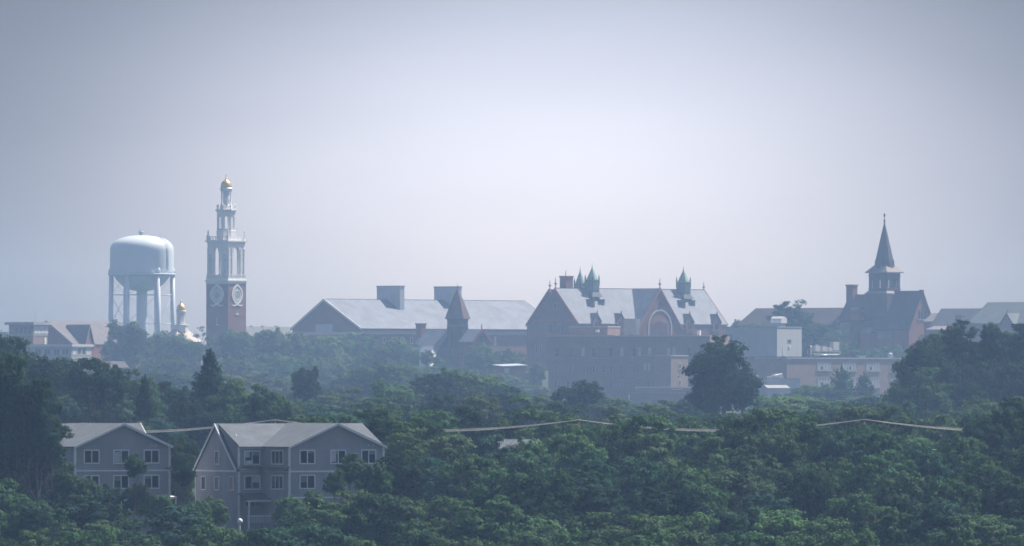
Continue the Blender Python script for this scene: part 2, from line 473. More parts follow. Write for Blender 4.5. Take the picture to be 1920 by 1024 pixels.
# ------------------------------------------------------------------ water tower
def water_tower():
    T = Thing('water_tower', 266, 3000, 4, 'pale blue multi-column water tower with domed tank beside the clock tower', 'water tower')
    g = T.pyG + 2
    mb = T.mb()
    mb.lathe(0, 0, [(9, 546), (18, 544.6), (30, 540.5), (40, 533.5), (47, 526), (51.5, 519), (53, 516.6), (60, 516.4), (60, 510), (60, 508), (60, 471), (59.6, 466), (57.8, 460.5), (54, 455), (47.5, 450), (38, 446), (26, 443.1), (12, 441.5), (2, 441)], 64)
    tank = mb.build('tank', M_TANK, T)
    mb = T.mb()
    mb.lathe(0, 0, [(60.2, 516.5), (63.8, 516), (63.8, 513.2), (60.2, 513.2)], 64)
    bal = mb.build('balcony', M_TANK, T)
    mb = T.mb()
    for k in range(36):
        a = 2 * math.pi * k / 36
        mb.tube((63.2 * math.cos(a), 63.2 * math.sin(a), 513.4), (63.2 * math.cos(a), 63.2 * math.sin(a), 507.5), .3, n=4)
    for p in (507.5, 510.2):
        for k in range(36):
            a, b = 2 * math.pi * k / 36, 2 * math.pi * (k + 1) / 36
            mb.tube((63.2 * math.cos(a), 63.2 * math.sin(a), p), (63.2 * math.cos(b), 63.2 * math.sin(b), p), .3, n=4)
    mb.build('railing', M_TANK, bal)
    mb = T.mb()
    mb.lathe(0, 0, [(13.5, g), (12, g - 20), (10.3, 612), (10, 590), (10, 545)], 28)
    mb.build('riser_column', M_TANK, T)
    legs = []
    for k in range(6):
        a = math.radians(60 * k)
        ca, sa = math.cos(a), math.sin(a)
        mb = T.mb()
        mb.tube((59.5 * ca, 59.5 * sa, g), (57.2 * ca, 57.2 * sa, 516), 4.6, 4.4, 16)
        mb.lathe(58 * ca, 58 * sa, [(4.4, 516), (4.6, 508), (3.0, 503.5), (.4, 501.5)], 14)
        mb.build('leg', M_TANK, T)
    mb = T.mb()
    for k in range(6):
        a, b = math.radians(60 * k), math.radians(60 * (k + 1))
        A = lambda w, p: (58.5 * math.cos(w), 58.5 * math.sin(w), p)
        for p in (553, 607):
            mb.tube(A(a, p), A(b, p), .7, n=5)
        for p, q in ((553, 607), (518, 553)):
            if q == 553 and k % 2: continue
            mb.tube(A(a, p), A(b, q), .32, n=4); mb.tube(A(b, p), A(a, q), .32, n=4)
    mb.build('cross_bracing', M_TANK, T)
    mb = T.mb()
    a = math.radians(-22)
    ux, vx = 61.5 * math.cos(a), 61.5 * math.sin(a)
    for d in (-.9, .9):
        mb.tube((ux + d * .4, vx + d, g), (ux + d * .4, vx + d, 508), .3, n=4)
    for i in range(44):
        p = 510 + i * 2.6
        mb.tube((ux - .36, vx - .9, p), (ux + .36, vx + .9, p), .22, n=4)
    a = math.radians(-38)
    for d in (-1.2, 1.2):
        pts = [(60.9, 508), (60.9, 462), (56.5, 452.6), (40, 444.6), (20, 441)]
        for (r0, p0), (r1, p1) in zip(pts[:-1], pts[1:]):
            mb.tube((r0 * math.cos(a) - d * math.sin(a) * .8, r0 * math.sin(a) + d * math.cos(a) * .8, p0), (r1 * math.cos(a) - d * math.sin(a) * .8, r1 * math.sin(a) + d * math.cos(a) * .8, p1), .35, n=4)
    mb.build('ladder', M_STEEL, T)
    mb = T.mb(); mb.lathe(-1, 0, [(2.4, 441.8), (2.6, 438.5), (5.2, 437.5), (5.4, 434.6), (1.2, 433.6), (.3, 433.3)], 14)
    mb.build('roof_vent', M_STEEL, T)
    mb = T.mb(); mb.tube((-5, -3, 442), (-5, -3, 426.5), .35, n=5); mb.tube((-6.2, -3, 428.5), (-3.8, -3, 428.5), .35, n=5)
    mb.build('beacon', M_STEEL, T)
    mb = T.mb(); mb.tube((34, -2, 447), (34, -2, 433), .35, n=5)
    mb.build('antenna', M_STEEL, T)
water_tower()

# ------------------------------------------------------------------ chapel clock tower
M_LATTICE = mat('pale openwork stone', (0.42, 0.42, 0.44), var=0.35, scale=2.2, fine=0.3)
def chapel():
    T = Thing('clock_tower', 424, 2600, 52.5, 'tall brick clock tower with white tiered belfry and small gold dome', 'clock tower')
    h = 26.5
    mb = T.mb(); mb.box(-h, h, -h, h, 532, T.pyG + 4)
    mb.build('brick_shaft', M_BRICK_RED, T)
    mb = T.mb()
    mb.box(-h - .6, h + .6, -h - .6, h + .6, 527.5, 532.2)
    mb.box(-h - 2.2, h + 2.2, -h - 2.2, h + 2.2, 525.6, 527.6)
    mb.box(-h, h, -h, h, 519.5, 525.7)
    mb.build('lower_cornice', M_WHITE, T)
    mb = T.mb(); rail_ring(mb, 0, 0, h - .5, 515.5, 521, 7)
    mb.build('belfry_balustrade', M_WHITE, T)
    # open belfry
    hb = h - 1.5
    mb = T.mb()
    for side, u, v in (('front', 0, -hb), ('left', -hb, 0), ('right', hb, 0), ('back', 0, hb)):
        F = T.frame(u, v, side)
        e = hb if side in ('front', 'back') else hb - 3.6
        arch_panel(mb, F, -e, e, 456.5, 519.5, [(0, 8.4, 474, 516)], -3.6, 0, 1.35)
    mb.build('belfry_arcade', M_WHITE, T)
    mb = T.mb()
    for side, u, v in (('front', 0, -hb), ('left', -hb, 0), ('right', hb, 0), ('back', 0, hb)):
        F = T.frame(u, v, side)
        for c in (-22.6, -12.6, 12.6, 22.6):
            mb.fbox(F, c - 1.5, c + 1.5, .02, 1.3, 469, 516)
            mb.fbox(F, c - 2.0, c + 2.0, .02, 1.7, 466.5, 469)
            mb.fbox(F, c - 2.0, c + 2.0, .02, 1.7, 513, 519)
        pts = [(math.cos(math.pi - math.pi * i / 10), math.sin(math.pi * i / 10)) for i in range(11)]
        for (ca, sa), (cb, sb) in zip(pts[:-1], pts[1:]):
            mb.fprism(F, [(8.6 * ca, 474 - 11.6 * sa), (8.6 * cb, 474 - 11.6 * sb), (10.6 * cb, 474 - 13.8 * sb), (10.6 * ca, 474 - 13.8 * sa)], .02, 1.0)
        for c in (-17.6, 17.6):
            mb.fbox(F, c - 1.4, c + 1.4, .02, .5, 480, 486)
            mb.fbox(F, c - .9, c + .9, .02, .5, 488, 510)
    mb.build('pilasters', M_WHITE, T)
    for c in (-17.6, 17.6):
        for side, u, v in (('front', 0, -hb), ('left', -hb, 0)):
            F = T.frame(u, v, side); n = T.mb()
            n.fbox(F, c - 2.2, c + 2.2, -.2, .25, 478, 512); n.build('niche', M_METALBLUE, T)
    mb = T.mb()
    mb.box(-hb - .6, hb + .6, -hb - .6, hb + .6, 453.6, 456.6)
    mb.box(-hb - 3.4, hb + 3.4, -hb - 3.4, hb + 3.4, 451.2, 453.7)
    mb.build('upper_cornice', M_WHITE, T)
    mb = T.mb(); rail_ring(mb, 0, 0, hb - 1, 443.5, 451.3, 8)
    mb.build('roof_balustrade', M_WHITE, T)
    for su in (-1, 1):
        for sv in (-1, 1):
            q = T.mb(); q.box(su * (hb - 1) - 2.3, su * (hb - 1) + 2.3, sv * (hb - 1) - 2.3, sv * (hb - 1) + 2.3, 441.5, 451.3)
            q.build('pedestal', M_WHITE, T)
            urn(T, su * (hb - 1), sv * (hb - 1), 441.6, 430.5, M_WHITE, 1.9)
    # octagonal second stage
    R = 18.2
    mb = T.mb()
    mb.lathe(0, 0, [(R + .8, 451.5), (R + .8, 432.5), (R, 431.5), (R, 430)], 8, False, math.pi / 8)
    mb.build('second_stage_base', M_WHITE, T)
    mb = T.mb()
    for k in range(8):
        a = math.pi / 4 * k
        ap = R * math.cos(math.pi / 8); w = R * math.sin(math.pi / 8)
        F = T.frame(ap * math.sin(a), -ap * math.cos(a), a)
        arch_panel(mb, F, -w, w, 398, 431, [(0, 4.0, 409, 429)], -2.4, 0)
    mb.build('second_stage_arcade', M_WHITE, T)
    mb = T.mb()
    mb.lathe(0, 0, [(R + .5, 398.2), (R + .8, 396), (R + 3.2, 395.2), (R + 3.2, 393), (R + .5, 392.6), (R - 1, 392.4)], 8, False, math.pi / 8)
    mb.build('second_stage_cornice', M_WHITE, T)
    mb = T.mb(); 
    for k in range(8):
        a = math.pi / 4 * k + math.pi / 8
        mb.tube((R * .93 * math.cos(a), R * .93 * math.sin(a), 386.5), (R * .93 * math.cos(a + math.pi / 4), R * .93 * math.sin(a + math.pi / 4), 386.5), .5, n=4)
    mb.build('terrace_rail', M_WHITE, T)
    for k in range(8):
        a = math.pi / 4 * k + math.pi / 8
        urn(T, R * .95 * math.cos(a), R * .95 * math.sin(a), 392.5, 381.5, M_WHITE, 1.7)
    # lantern
    mb = T.mb()
    mb.lathe(0, 0, [(11.5, 392.6), (11.5, 386.5), (10.4, 385.5), (10.4, 384)], 24)
    mb.build('lantern_base', M_WHITE, T)
    for k in range(8):
        a = math.pi / 4 * k + .2
        q = T.mb(); q.lathe(9.0 * math.cos(a), 9.0 * math.sin(a), [(1.5, 384.2), (1.5, 383), (1.15, 382.4), (1.05, 361), (1.5, 359.5), (1.5, 358.4)], 10)
        q.build('column', M_WHITE, T)
    mb = T.mb(); mb.lathe(0, 0, [(6.2, 384.3), (6.2, 358.5)], 16); mb.build('lantern_drum', M_WHITE, T)
    mb = T.mb(); mb.lathe(0, 0, [(10.6, 358.6), (10.8, 355.8), (12, 355.2), (12, 353.6), (10.6, 353), (10.2, 351.5)], 24)
    mb.build('lantern_cornice', M_WHITE, T)
    mb = T.mb(); mb.lathe(0, 0, [(10.1, 351.7), (10.3, 349), (9.8, 345.6), (8.2, 342), (5.6, 339.3), (2.9, 337.8), (1.9, 336), (1.7, 334), (.6, 332.8)], 28)
    dome = mb.build('dome', M_GOLD, T)
    mb = T.mb(); mb.lathe(0, 0, [(.7, 333), (.5, 331), (1.1, 330), (.5, 329), (.25, 324.5)], 8)
    mb.build('finial', M_STEEL, dome)
    # clocks: pointed oval wreath frames with a round dial and a scroll below
    for side, u, v in (('front', 0, -h), ('left', -h, 0)):
        F = T.frame(u, v, side)
        c0 = 0.0
        def oval(k, da=0):
            P = []
            for i in range(28):
                a = 2 * math.pi * i / 28
                r = 1.0
                x = 16.5 * math.sin(a); y = 17.5 * math.cos(a)
                if abs(a - 0) < .5 or abs(a - 2 * math.pi) < .5:
                    y += 3.0 * (1 - min(abs(a), abs(a - 2 * math.pi)) / .5)
                x *= 1 - .18 * (y < 0) * (abs(y) / 17.5)
                P.append((c0 + x * k, 553 - y * k))
            return P
        mb = T.mb()
        o_, i_ = oval(1.0), oval(.80)
        for j in range(28):
            n = (j + 1) % 28
            mb.fprism(F, [o_[j], o_[n], i_[n], i_[j]], .02, 1.1)
        clk = mb.build('clock', M_WHITE, T)
        mb = T.mb(); mb.fprism(F, oval(.82), .02, .35); mb.build('lattice', M_LATTICE, clk)
        mb = T.mb()
        dial = [(c0 + 10.2 * math.sin(2 * math.pi * i / 28), 554 - 10.2 * math.cos(2 * math.pi * i / 28)) for i in range(28)]
        din = [(c0 + 8.6 * math.sin(2 * math.pi * i / 28), 554 - 8.6 * math.cos(2 * math.pi * i / 28)) for i in range(28)]
        for j in range(28):
            n = (j + 1) % 28
            mb.fprism(F, [dial[j], dial[n], din[n], din[j]], .03, .9)
        for j in range(12):
            a = 2 * math.pi * j / 12
            ca, sa = math.sin(a), math.cos(a)
            q = lambda r, t: (c0 + r * ca + t * sa, 554 - r * sa + t * ca)
            mb.fprism(F, [q(8.7, -.55), q(8.7, .55), q(6.0, .55), q(6.0, -.55)], .03, .7)
        for j in range(14):         # open scrolls between the dial and the wreath
            a = 2 * math.pi * j / 14
            ca, sa = math.sin(a), math.cos(a)
            q = lambda r, t: (c0 + r * ca + t * sa, 554 - r * sa + t * ca)
            mb.fprism(F, [q(10.3, -.5), q(10.3, .6), q(13.3, .9), q(13.3, -.3)], .03, .6)
        mb.build('dial', M_WHITE, clk)
        mb = T.mb()
        for a, L_, w in ((math.radians(62), 4.8, .75), (math.radians(-140), 7.2, .5)):
            ca, sa = math.sin(a), math.cos(a)
            q = lambda r, t: (c0 + r * ca + t * sa, 554 - r * sa + t * ca)
            mb.fprism(F, [q(-1, -w), q(-1, w), q(L_, w * .5), q(L_, -w * .5)], .95, 1.3)
        mb.build('clock_hands', M_STEEL, clk)
        mb = T.mb()
        mb.fprism(F, [(-15, 571.5), (-9, 572.2), (0, 569.0), (9, 572.2), (15, 571.5), (15, 573.8), (8, 574.8), (0, 572.2), (-8, 574.8), (-15, 573.8)], .02, 1.0)
        mb.build('scroll', M_WHITE, clk)
        mb = T.mb()
        if side == 'front':
            mb.fbox(F, -4, 4, .02, .9, 588.3, 590.6); mb.fbox(F, -.3, .3, .02, .5, 584, 588.2)
        else:
            mb.fbox(F, -1.9, 3.2, .02, .9, 608, 610.2); mb.fbox(F, -1.2, -.4, .02, .5, 596, 607.8)
        mb.build('window_sill', M_WHITE, T)
chapel()

def gold_cupola_hall():
    T = Thing('domed_hall', 341, 2700, 40, 'pale roofed hall with a columned white cupola and gold dome', 'hall')
    mb = T.mb(); mb.box(-34, 26, -26, 26, 641, T.pyG + 3); mb.build('wall', M_BRICK_RED, T)
    mb = T.mb()
    mb.hexa([(-36, -28, 641), (28, -28, 641), (28, 28, 641), (-36, 28, 641), (-16, -6, 617.5), (8, -6, 617.5), (8, 6, 617.5), (-16, 6, 617.5)])
    mb.build('roof', M_CREAM, T)
    mb = T.mb(); mb.lathe(-2, 0, [(13, 622), (13.4, 611), (14.6, 610.5), (14.6, 609), (10.5, 608.6)], 8, False)
    mb.build('cupola_base', M_WHITE, T)
    for k in range(8):
        a = math.pi / 4 * k
        q = T.mb(); q.lathe(-2 + 7.4 * math.cos(a), 7.4 * math.sin(a), [(1.2, 609), (1.0, 608), (.9, 587), (1.3, 585.8)], 8)
        q.build('column', M_WHITE, T)
    mb = T.mb(); mb.lathe(-2, 0, [(5, 609), (5, 585.6)], 14); mb.build('drum', M_WHITE, T)
    mb = T.mb(); mb.lathe(-2, 0, [(8.8, 586), (9.6, 584.4), (9.6, 583), (8.6, 582.4)], 20); mb.build('cornice', M_WHITE, T)
    mb = T.mb(); mb.lathe(-2, 0, [(8.5, 582.6), (8.6, 580), (7.9, 576.5), (6.2, 573), (3.6, 570.6), (1.6, 569), (1.2, 566.5), (.3, 561.5)], 24)
    mb.build('dome', M_GOLD, T)
gold_cupola_hall()

def gable_u(T, u0, u1, v0, v1, pe, pr, wallm, roofm, vm=None, pe1=None, oh=2.0, th=2.0, pb=None, name='wall', rake=None):
    """body with its ridge along u; returns (wall, roof)"""
    vm = (v0 + v1) / 2 if vm is None else vm
    pe1 = pe if pe1 is None else pe1
    pb = T.pyG + 4 if pb is None else pb
    mb = T.mb(); mb.prism_u([(v0, pb), (v0, pe), (vm, pr), (v1, pe1), (v1, pb)], u0, u1)
    w = mb.build(name, wallm, T)
    s0, s1 = (pe - pr) / (vm - v0), (pe1 - pr) / (v1 - vm)
    mb = T.mb()
    mb.slab([(u0 - oh, v0 - oh, pe + s0 * oh - .3), (u1 + oh, v0 - oh, pe + s0 * oh - .3), (u1 + oh, vm, pr - .3), (u0 - oh, vm, pr - .3)], th)
    mb.slab([(u0 - oh, vm, pr - .3), (u1 + oh, vm, pr - .3), (u1 + oh, v1 + oh, pe1 + s1 * oh - .3), (u0 - oh, v1 + oh, pe1 + s1 * oh - .3)], th)
    r = mb.build('roof', roofm, T)
    if rake:
        for ue in (u0 - oh - 1.2, u1 + oh):
            mb = T.mb()
            for a, b in (((v0 - oh, pe + s0 * oh), (vm, pr)), ((vm, pr), (v1 + oh, pe1 + s1 * oh))):
                mb.hexa([(ue, a[0], a[1] + 1.6), (ue + 1.2, a[0], a[1] + 1.6), (ue + 1.2, b[0], b[1] + 1.6), (ue, b[0], b[1] + 1.6),
                         (ue, a[0], a[1] - th - 1.1), (ue + 1.2, a[0], a[1] - th - 1.1), (ue + 1.2, b[0], b[1] - th - 1.1), (ue, b[0], b[1] - th - 1.1)])
            mb.build('rake_board', rake, r)
    return w, r

def gable_v(T, v0, v1, u0, u1, pe, pr, wallm, roofm, um=None, oh=2.0, th=2.0, pb=None, name='wall', rake=None, pe1=None, voh=None):
    um = (u0 + u1) / 2 if um is None else um
    pe1 = pe if pe1 is None else pe1
    pb = T.pyG + 4 if pb is None else pb
    voh = oh if voh is None else voh
    mb = T.mb(); mb.prism_v([(u0, pb), (u0, pe), (um, pr), (u1, pe1), (u1, pb)], v0, v1)
    w = mb.build(name, wallm, T)
    s0, s1 = (pe - pr) / (um - u0), (pe1 - pr) / (u1 - um)
    mb = T.mb()
    mb.slab([(u0 - oh, v0 - voh, pe + s0 * oh - .3), (um, v0 - voh, pr - .3), (um, v1, pr - .3), (u0 - oh, v1, pe + s0 * oh - .3)], th)
    mb.slab([(um, v0 - voh, pr - .3), (u1 + oh, v0 - voh, pe1 + s1 * oh - .3), (u1 + oh, v1, pe1 + s1 * oh - .3), (um, v1, pr - .3)], th)
    r = mb.build('roof', roofm, T)
    if rake:
        ve = v0 - voh - 1.2
        mb = T.mb()
        for a, b in (((u0 - oh, pe + s0 * oh), (um, pr)), ((um, pr), (u1 + oh, pe1 + s1 * oh))):
            mb.hexa([(a[0], ve, a[1] + 1.6), (b[0], ve, b[1] + 1.6), (b[0], ve + 1.2, b[1] + 1.6), (a[0], ve + 1.2, a[1] + 1.6),
                     (a[0], ve, a[1] - th - 1.1), (b[0], ve, b[1] - th - 1.1), (b[0], ve + 1.2, b[1] - th - 1.1), (a[0], ve + 1.2, a[1] - th - 1.1)])
        mb.build('rake_board', rake, r)
    return w, r

# ------------------------------------------------------------------ long slate-roofed hall with two shafts
def long_hall():
    T = Thing('long_hall', 678, 2620, 47, 'long brick hall under a pale slate roof with two square shafts', 'hall')
    w, r = gable_u(T, 0, 552, 0, 181, 616, 562, M_BRICK_RED, M_SLATE, vm=96, oh=3, th=1.6, rake=M_TRIM)
    mb = T.mb()
    mb.box(-1.2, 553, -1.2, 0, 619, 626.5)
    mb.box(-1.3, 0, 0, 181, 622, 628)
    mb.build('cornice_band', M_CONCRETE_PALE, T)
    mb = T.mb(); mb.box(-3, 555, -4.6, -3.1, 615.8, 618.6); mb.build('gutter', M_DARK, r)
    F = T.frame(0, 0, 'left')
    q = T.mb(); q.fbox(F, F.a(590), F.a(623), .02, .8, 607, 622); q.build('louvre', M_METALBLUE, T)
    for u0 in (168, 326):
        mb = T.mb(); mb.box(u0, u0 + 12, 61, 122, 536, 600); sh = mb.build('shaft', M_METALBLUE, T)
        mb = T.mb(); mb.box(u0 - .8, u0 + 12.8, 60.2, 122.8, 533.8, 536.1); mb.build('cap', M_STEEL, sh)
        mb = T.mb(); mb.box(u0 - .4, u0, 62, 84, 548, 590); mb.build('panel', M_METALPANEL, sh)
        mb = T.mb()
        for v in (66, 96, 108, 116): mb.box(u0 - .7, u0, v, v + 4, 538, 543)
        mb.build('vent', M_METALPANEL, sh)
    # dark cross roof near the far end
    mb = T.mb()
    mb.slab([(488, -14, 617), (530, -14, 593), (530, 46, 593), (488, 46, 617)], 1.6)
    mb.slab([(530, -14, 593), (572, -14, 617), (572, 46, 617), (530, 46, 593)], 1.6)
    mb.build('cross_roof', M_SLATE_GREEN, T)
    mb = T.mb(); mb.prism_v([(490, 640), (490, 617), (530, 594), (570, 617), (570, 640)], -12, 40); mb.build('cross_gable', M_BRICK_RED, T)
    F = T.frame(0, 0, 'front')
    for x in range(700, 770, 17):
        window(T, F, x, x + 4.5, 632, 644, pane_m=M_PANE_FAR, fw=.8, mull=0)
    window(T, F, 926, 929.5, 630, 646, pane_m=M_BLIND, fw=.8, mull=0)
    mb = T.mb()
    mb.box(0, 552, 95.2, 96.8, 559.6, 560.9)
    mb.build('ridge_cap', M_DARK, r)
long_hall()

def low_hall():
    T = Thing('low_slate_hall', 470, 2680, 47, 'low grey roofed wing just right of the clock tower base', 'hall')
    gable_u(T, 0, 150, 0, 60, 634, 614, M_BRICK_RED, M_SLATE_GREEN, oh=2, th=1.5)
    mb = T.mb()
    for u in (30, 60, 96): mb.box(u, u + 5, 28, 33, 610.5, 616)
    mb.build('roof_vent', M_CONCRETE_PALE, T)
low_hall()

# ------------------------------------------------------------------ turret building
def turret_building():
    T = Thing('turret_hall', 858, 2540, 47, 'dark stone hall with an eight-sided turret under a steep reddish spire', 'hall')
    mb = T.mb(); mb.lathe(0, 0, [(22.5, T.pyG + 3), (22.5, 668), (21, 664), (21, 600), (23, 598), (23.5, 596)], 8, False, math.pi / 8)
    tw = mb.build('turret', M_DARKSTONE, T)
    mb = T.mb(); mb.lathe(0, 0, [(25.8, 598), (24.5, 594), (15, 571), (7, 553), (1.2, 541)], 8, False, math.pi / 8)
    sp = mb.build('spire', M_SPIRE, T)
    finial(T, 0, 0, 541.5, 532, M_DARKSTONE, .9)
    for k in range(8):
        a = math.pi / 4 * k; ap = 21 * math.cos(math.pi / 8)
        F = T.frame(ap * math.sin(a), -ap * math.cos(a), a)
        for c in (-3.6, 3.6):
            q = T.mb(); q.fbox(F, c - 1.6, c + 1.6, -.3, .25, 622, 652); q.build('lancet', M_DARK if k % 3 else M_PANE_FAR, tw)
        q = T.mb(); q.fbox(F, -6.6, 6.6, .02, 1.0, 655, 657.5); q.fbox(F, -6.6, 6.6, .02, .9, 616, 618); q.build('string_course', M_DARKSTONE, tw)
    F = T.frame(-6.0, -19.5, math.radians(-45))
    q = T.mb(); q.lathe(0, 0, [(21.6, 611.5), (22.2, 610.5), (21.6, 609.5)], 8, False, math.pi / 8); q.build('cornice', M_REDSTONE, tw)
    gable_v(T, 18, 88, -44, 40, 665, 620, M_DARKSTONE, M_SLATE, oh=2, th=1.6)
    mb = T.mb(); mb.box(-16, -2, 80, 93, 607, 640); ch = mb.build('chimney', M_BRICK, T)
    mb = T.mb(); mb.box(-17, -1, 79, 94, 606, 608.6); mb.build('chimney_cap', M_REDSTONE, ch)
    # small red gable to the right with a finial
    T2 = Thing('small_gabled_wing', 903, 2500, 40, 'small red stone gable with pointed finial just right of the turret', 'wing')
    gable_v(T2, 0, 40, -22, 22, 641, 619, M_REDSTONE, M_SLATE, oh=1.5, th=1.5, rake=M_REDTILE)
    finial(T2, 0, 0, 618, 605, M_REDSTONE, 1.1)
    q = T2.mb(); q.box(-4, 4, -.6, 0, 630, 642); q.build('window', M_PANE_FAR, T2)
    # white wall fragment and roof
    T3 = Thing('white_house', 812, 2350, 62, 'bright white gabled house glimpsed through the trees left of the turret', 'house')
    gable_v(T3, 0, 22, -13, 13, 661, 651, M_WHITE, M_SLATE, oh=1.5, th=1.2)
    q = T3.mb(); q.box(-6, -1, -.6, 0, 664, 674); q.build('window', M_PANE_FAR, T3)
    T4 = Thing('low_shed', 962, 2260, 25, 'low pale roofed shed among hazy trees left of the brown block', 'shed')
    mb = T4.mb(); mb.box(-20, 24, 0, 40, 687, T4.pyG + 2); mb.build('wall', M_BRICK_BROWN, T4)
    mb = T4.mb(); mb.slab([(-24, -5, 688), (28, -5, 686), (28, 42, 683), (-24, 42, 685)], 1.4); mb.build('roof', M_METALBLUE, T4)
    q = T4.mb(); q.box(-18, -8, -1, 0, 690, 700); q.build('door', M_BLIND, T4)
turret_building()

# ------------------------------------------------------------------ red hall with steep roofs
def red_hall():
    T = Thing('steep_roofed_hall', 1085, 2600, 47, 'red stone hall with steep slate roofs, pointed gables and green copper cupolas', 'hall')
    D = 118
    w, r = gable_u(T, 0, 418, 0, D, 607, 541.5, M_REDSTONE, M_SLATE, oh=1.2, th=1.6, rake=M_REDTILE, name='main_wall')
    gable_u(T, 8, 110, 24, D + 22, 609, 543.5, M_REDSTONE, M_SLATE_DARK, oh=1.2, th=1.6, rake=M_REDTILE, name='rear_wing_wall')
    # end gable bay a little proud and lower
    w2, r2 = gable_v(T, -12, 60, 152, 276, 616, 541, M_REDSTONE, M_SLATE, oh=1.5, th=1.8, rake=M_REDTILE, name='front_gable_wall', voh=1)
    F = T.frame(214, -12, 'front')
    # great arch of the front gable
    mb = T.mb()
    for r0, r1, b in ((31, 33.5, 1.0),):
        P = [(math.cos(math.pi * i / 20), math.sin(math.pi * i / 20)) for i in range(21)]
        for (ca, sa), (cb, sb) in zip(P[:-1], P[1:]):
            mb.fprism(F, [(r0 * ca, 613 - r0 * sa), (r1 * ca, 613 - r1 * sa), (r1 * cb, 613 - r1 * sb), (r0 * cb, 613 - r0 * sb)], .02, b)
    mb.fbox(F, -33.5, -31, .02, 1.0, 613, 640); mb.fbox(F, 31, 33.5, .02, 1.0, 613, 640)
    ar = mb.build('arch', M_CONCRETE_PALE, T)
    mb = T.mb()
    P = [(24 * math.cos(math.pi * i / 16), 614 - 24 * math.sin(math.pi * i / 16)) for i in range(17)]
    mb.fprism(F, P + [(-24, 640), (24, 640)], -.2, .4); mb.build('arch_infill', M_BRICK, ar)
    mb = T.mb()
    for i in range(-5, 6): mb.fbox(F, i * 4 - .6, i * 4 + .6, .42, .9, 600 + abs(i) * 1.2, 640)
    mb.build('mullions', M_REDSTONE, ar)
    mb = T.mb()
    mb.fprism(F, [(5 * math.cos(math.pi * i / 8), 572 - 8 * math.sin(math.pi * i / 8)) for i in range(16)], -.2, .5)
    mb.build('round_window', M_PANE_FAR, T)
    # left end gable windows
    F = T.frame(-.01, 0, 'left')
    for x0, x1, p0, p1 in ((1024, 1029, 606, 624), (1031, 1036, 606, 624), (1046, 1051, 606, 624), (1053, 1058, 606, 624), (1038, 1045, 568, 579), (1004, 1008, 646, 664), (1012, 1016, 646, 664)):
        window(T, F, x0, x1, p0, p1, pane_m=M_PANE_FAR, fw=.8, mull=0, frame_m=M_CONCRETE)
    mb = T.mb(); mb.fbox(F, F.a(1000), F.a(1084), .02, 1.0, 626, 628.2); mb.fbox(F, F.a(1003), F.a(1083), .02, .8, 600, 601.6)
    mb.build('string_course', M_REDTILE, T)
    for u, v, pb, pt in ((0, D / 2, 541, 519), (8, D / 2 + 22, 543, 524), (214, -12, 540, 519), (418, D / 2, 543, 524)):
        finial(T, u, v, pb, pt, M_REDSTONE, 1.3, 3.2)
    # ridge cupolas
    def cupola(u, v, hw, base, neck, tip):
        mb = T.mb()
        mb.box(u - hw, u + hw, v - hw, v + hw, neck, base - 9)
        mb.pyramid(u, v, hw * 1.5, hw * 1.5, base, base - 9, hw / (hw * 1.5))
        c = mb.build('cupola', M_SLATE_GREEN, T)
        mb = T.mb()
        for sd, uu, vv in (('front', u, v - hw), ('left', u - hw, v)):
            Fc = T.frame(uu, vv, sd)
            for i in range(-2, 3): mb.fbox(Fc, i * hw * .36 - .6, i * hw * .36 + .6, .02, .7, neck + 3, base - 12)
            mb.fbox(Fc, -hw, hw, .02, 1.2, neck, neck + 2)
        mb.build('louvre', M_COPPER, c)
        mb = T.mb()
        mb.lathe(u, v, [(hw * 1.2, neck + .6), (hw * 1.1, neck - 2), (hw * .62, neck - (neck - tip) * .5), (hw * .12, tip + 2)], 8, False, math.pi / 8)
        sp = mb.build('copper_spire', M_COPPER, c)
        mb = T.mb(); mb.lathe(u, v, [(.9, tip + 3), (1.1, tip), (.4, tip - 1), (.9, tip - 3), (.3, tip - 4), (.15, tip - 9)], 8); mb.build('finial', M_COPPER, sp)
        for su in (-1, 1):
            for sv in (-1, 1):
                mb = T.mb(); mb.lathe(u + su * hw * .95, v + sv * hw * .95, [(1.5, neck + 12), (1.5, neck - 3), (.2, neck - 10)], 6); mb.build('pinnacle', M_SLATE_GREEN, c)
    cupola(92, 50, 9.6, 556, 523, 500)
    cupola(350, 50, 9.6, 558, 525, 502)
    cupola(100, 88, 8.0, 556, 529, 505)
    mb = T.mb(); mb.box(30, 50, 60, 76, 518.5, 560); ch = mb.build('chimney', M_BRICK, T)
    mb = T.mb(); mb.box(29, 51, 59, 77, 516.5, 519); mb.box(36, 37, 66, 67, 507, 516.5); mb.build('chimney_cap', M_REDTILE, ch)
    # dormers along the front slope
    def dormer(px, hw, apex, eave, vf, m=M_REDSTONE, fin=True):
        u = (px - 1085 + vf * T.sn) / T.c
        vb = (607 - apex) * .9 + 4
        mb = T.mb(); mb.prism_v([(u - hw, 622), (u - hw, eave), (u, apex), (u + hw, eave), (u + hw, 622)], vf, vb)
        d = mb.build('dormer', m, T)
        mb = T.mb()
        mb.slab([(u - hw - 1, vf - 1, eave + 1), (u, vf - 1, apex - .3), (u, vb, apex - .3), (u - hw - 1, vb, eave + 1)], 1.1)
        mb.slab([(u, vf - 1, apex - .3), (u + hw + 1, vf - 1, eave + 1), (u + hw + 1, vb, eave + 1), (u, vb, apex - .3)], 1.1)
        mb.build('dormer_roof', M_SLATE_DARK, d)
        Fd = T.frame(u, vf, 'front')
        mb = T.mb(); mb.fbox(Fd, -hw * .45, hw * .45, -.2, .3, eave + 1, eave + 12); mb.build('dormer_window', M_PANE_FAR, d)
        mb = T.mb(); mb.lathe(u, vf, [(1.2, apex + 1), (1.3, apex - 3), (.2, apex - 8)], 6); mb.build('finial', m, d)
    for px in (1120, 1166, 1298, 1351):
        dormer(px, 12, 588, 603, -2)
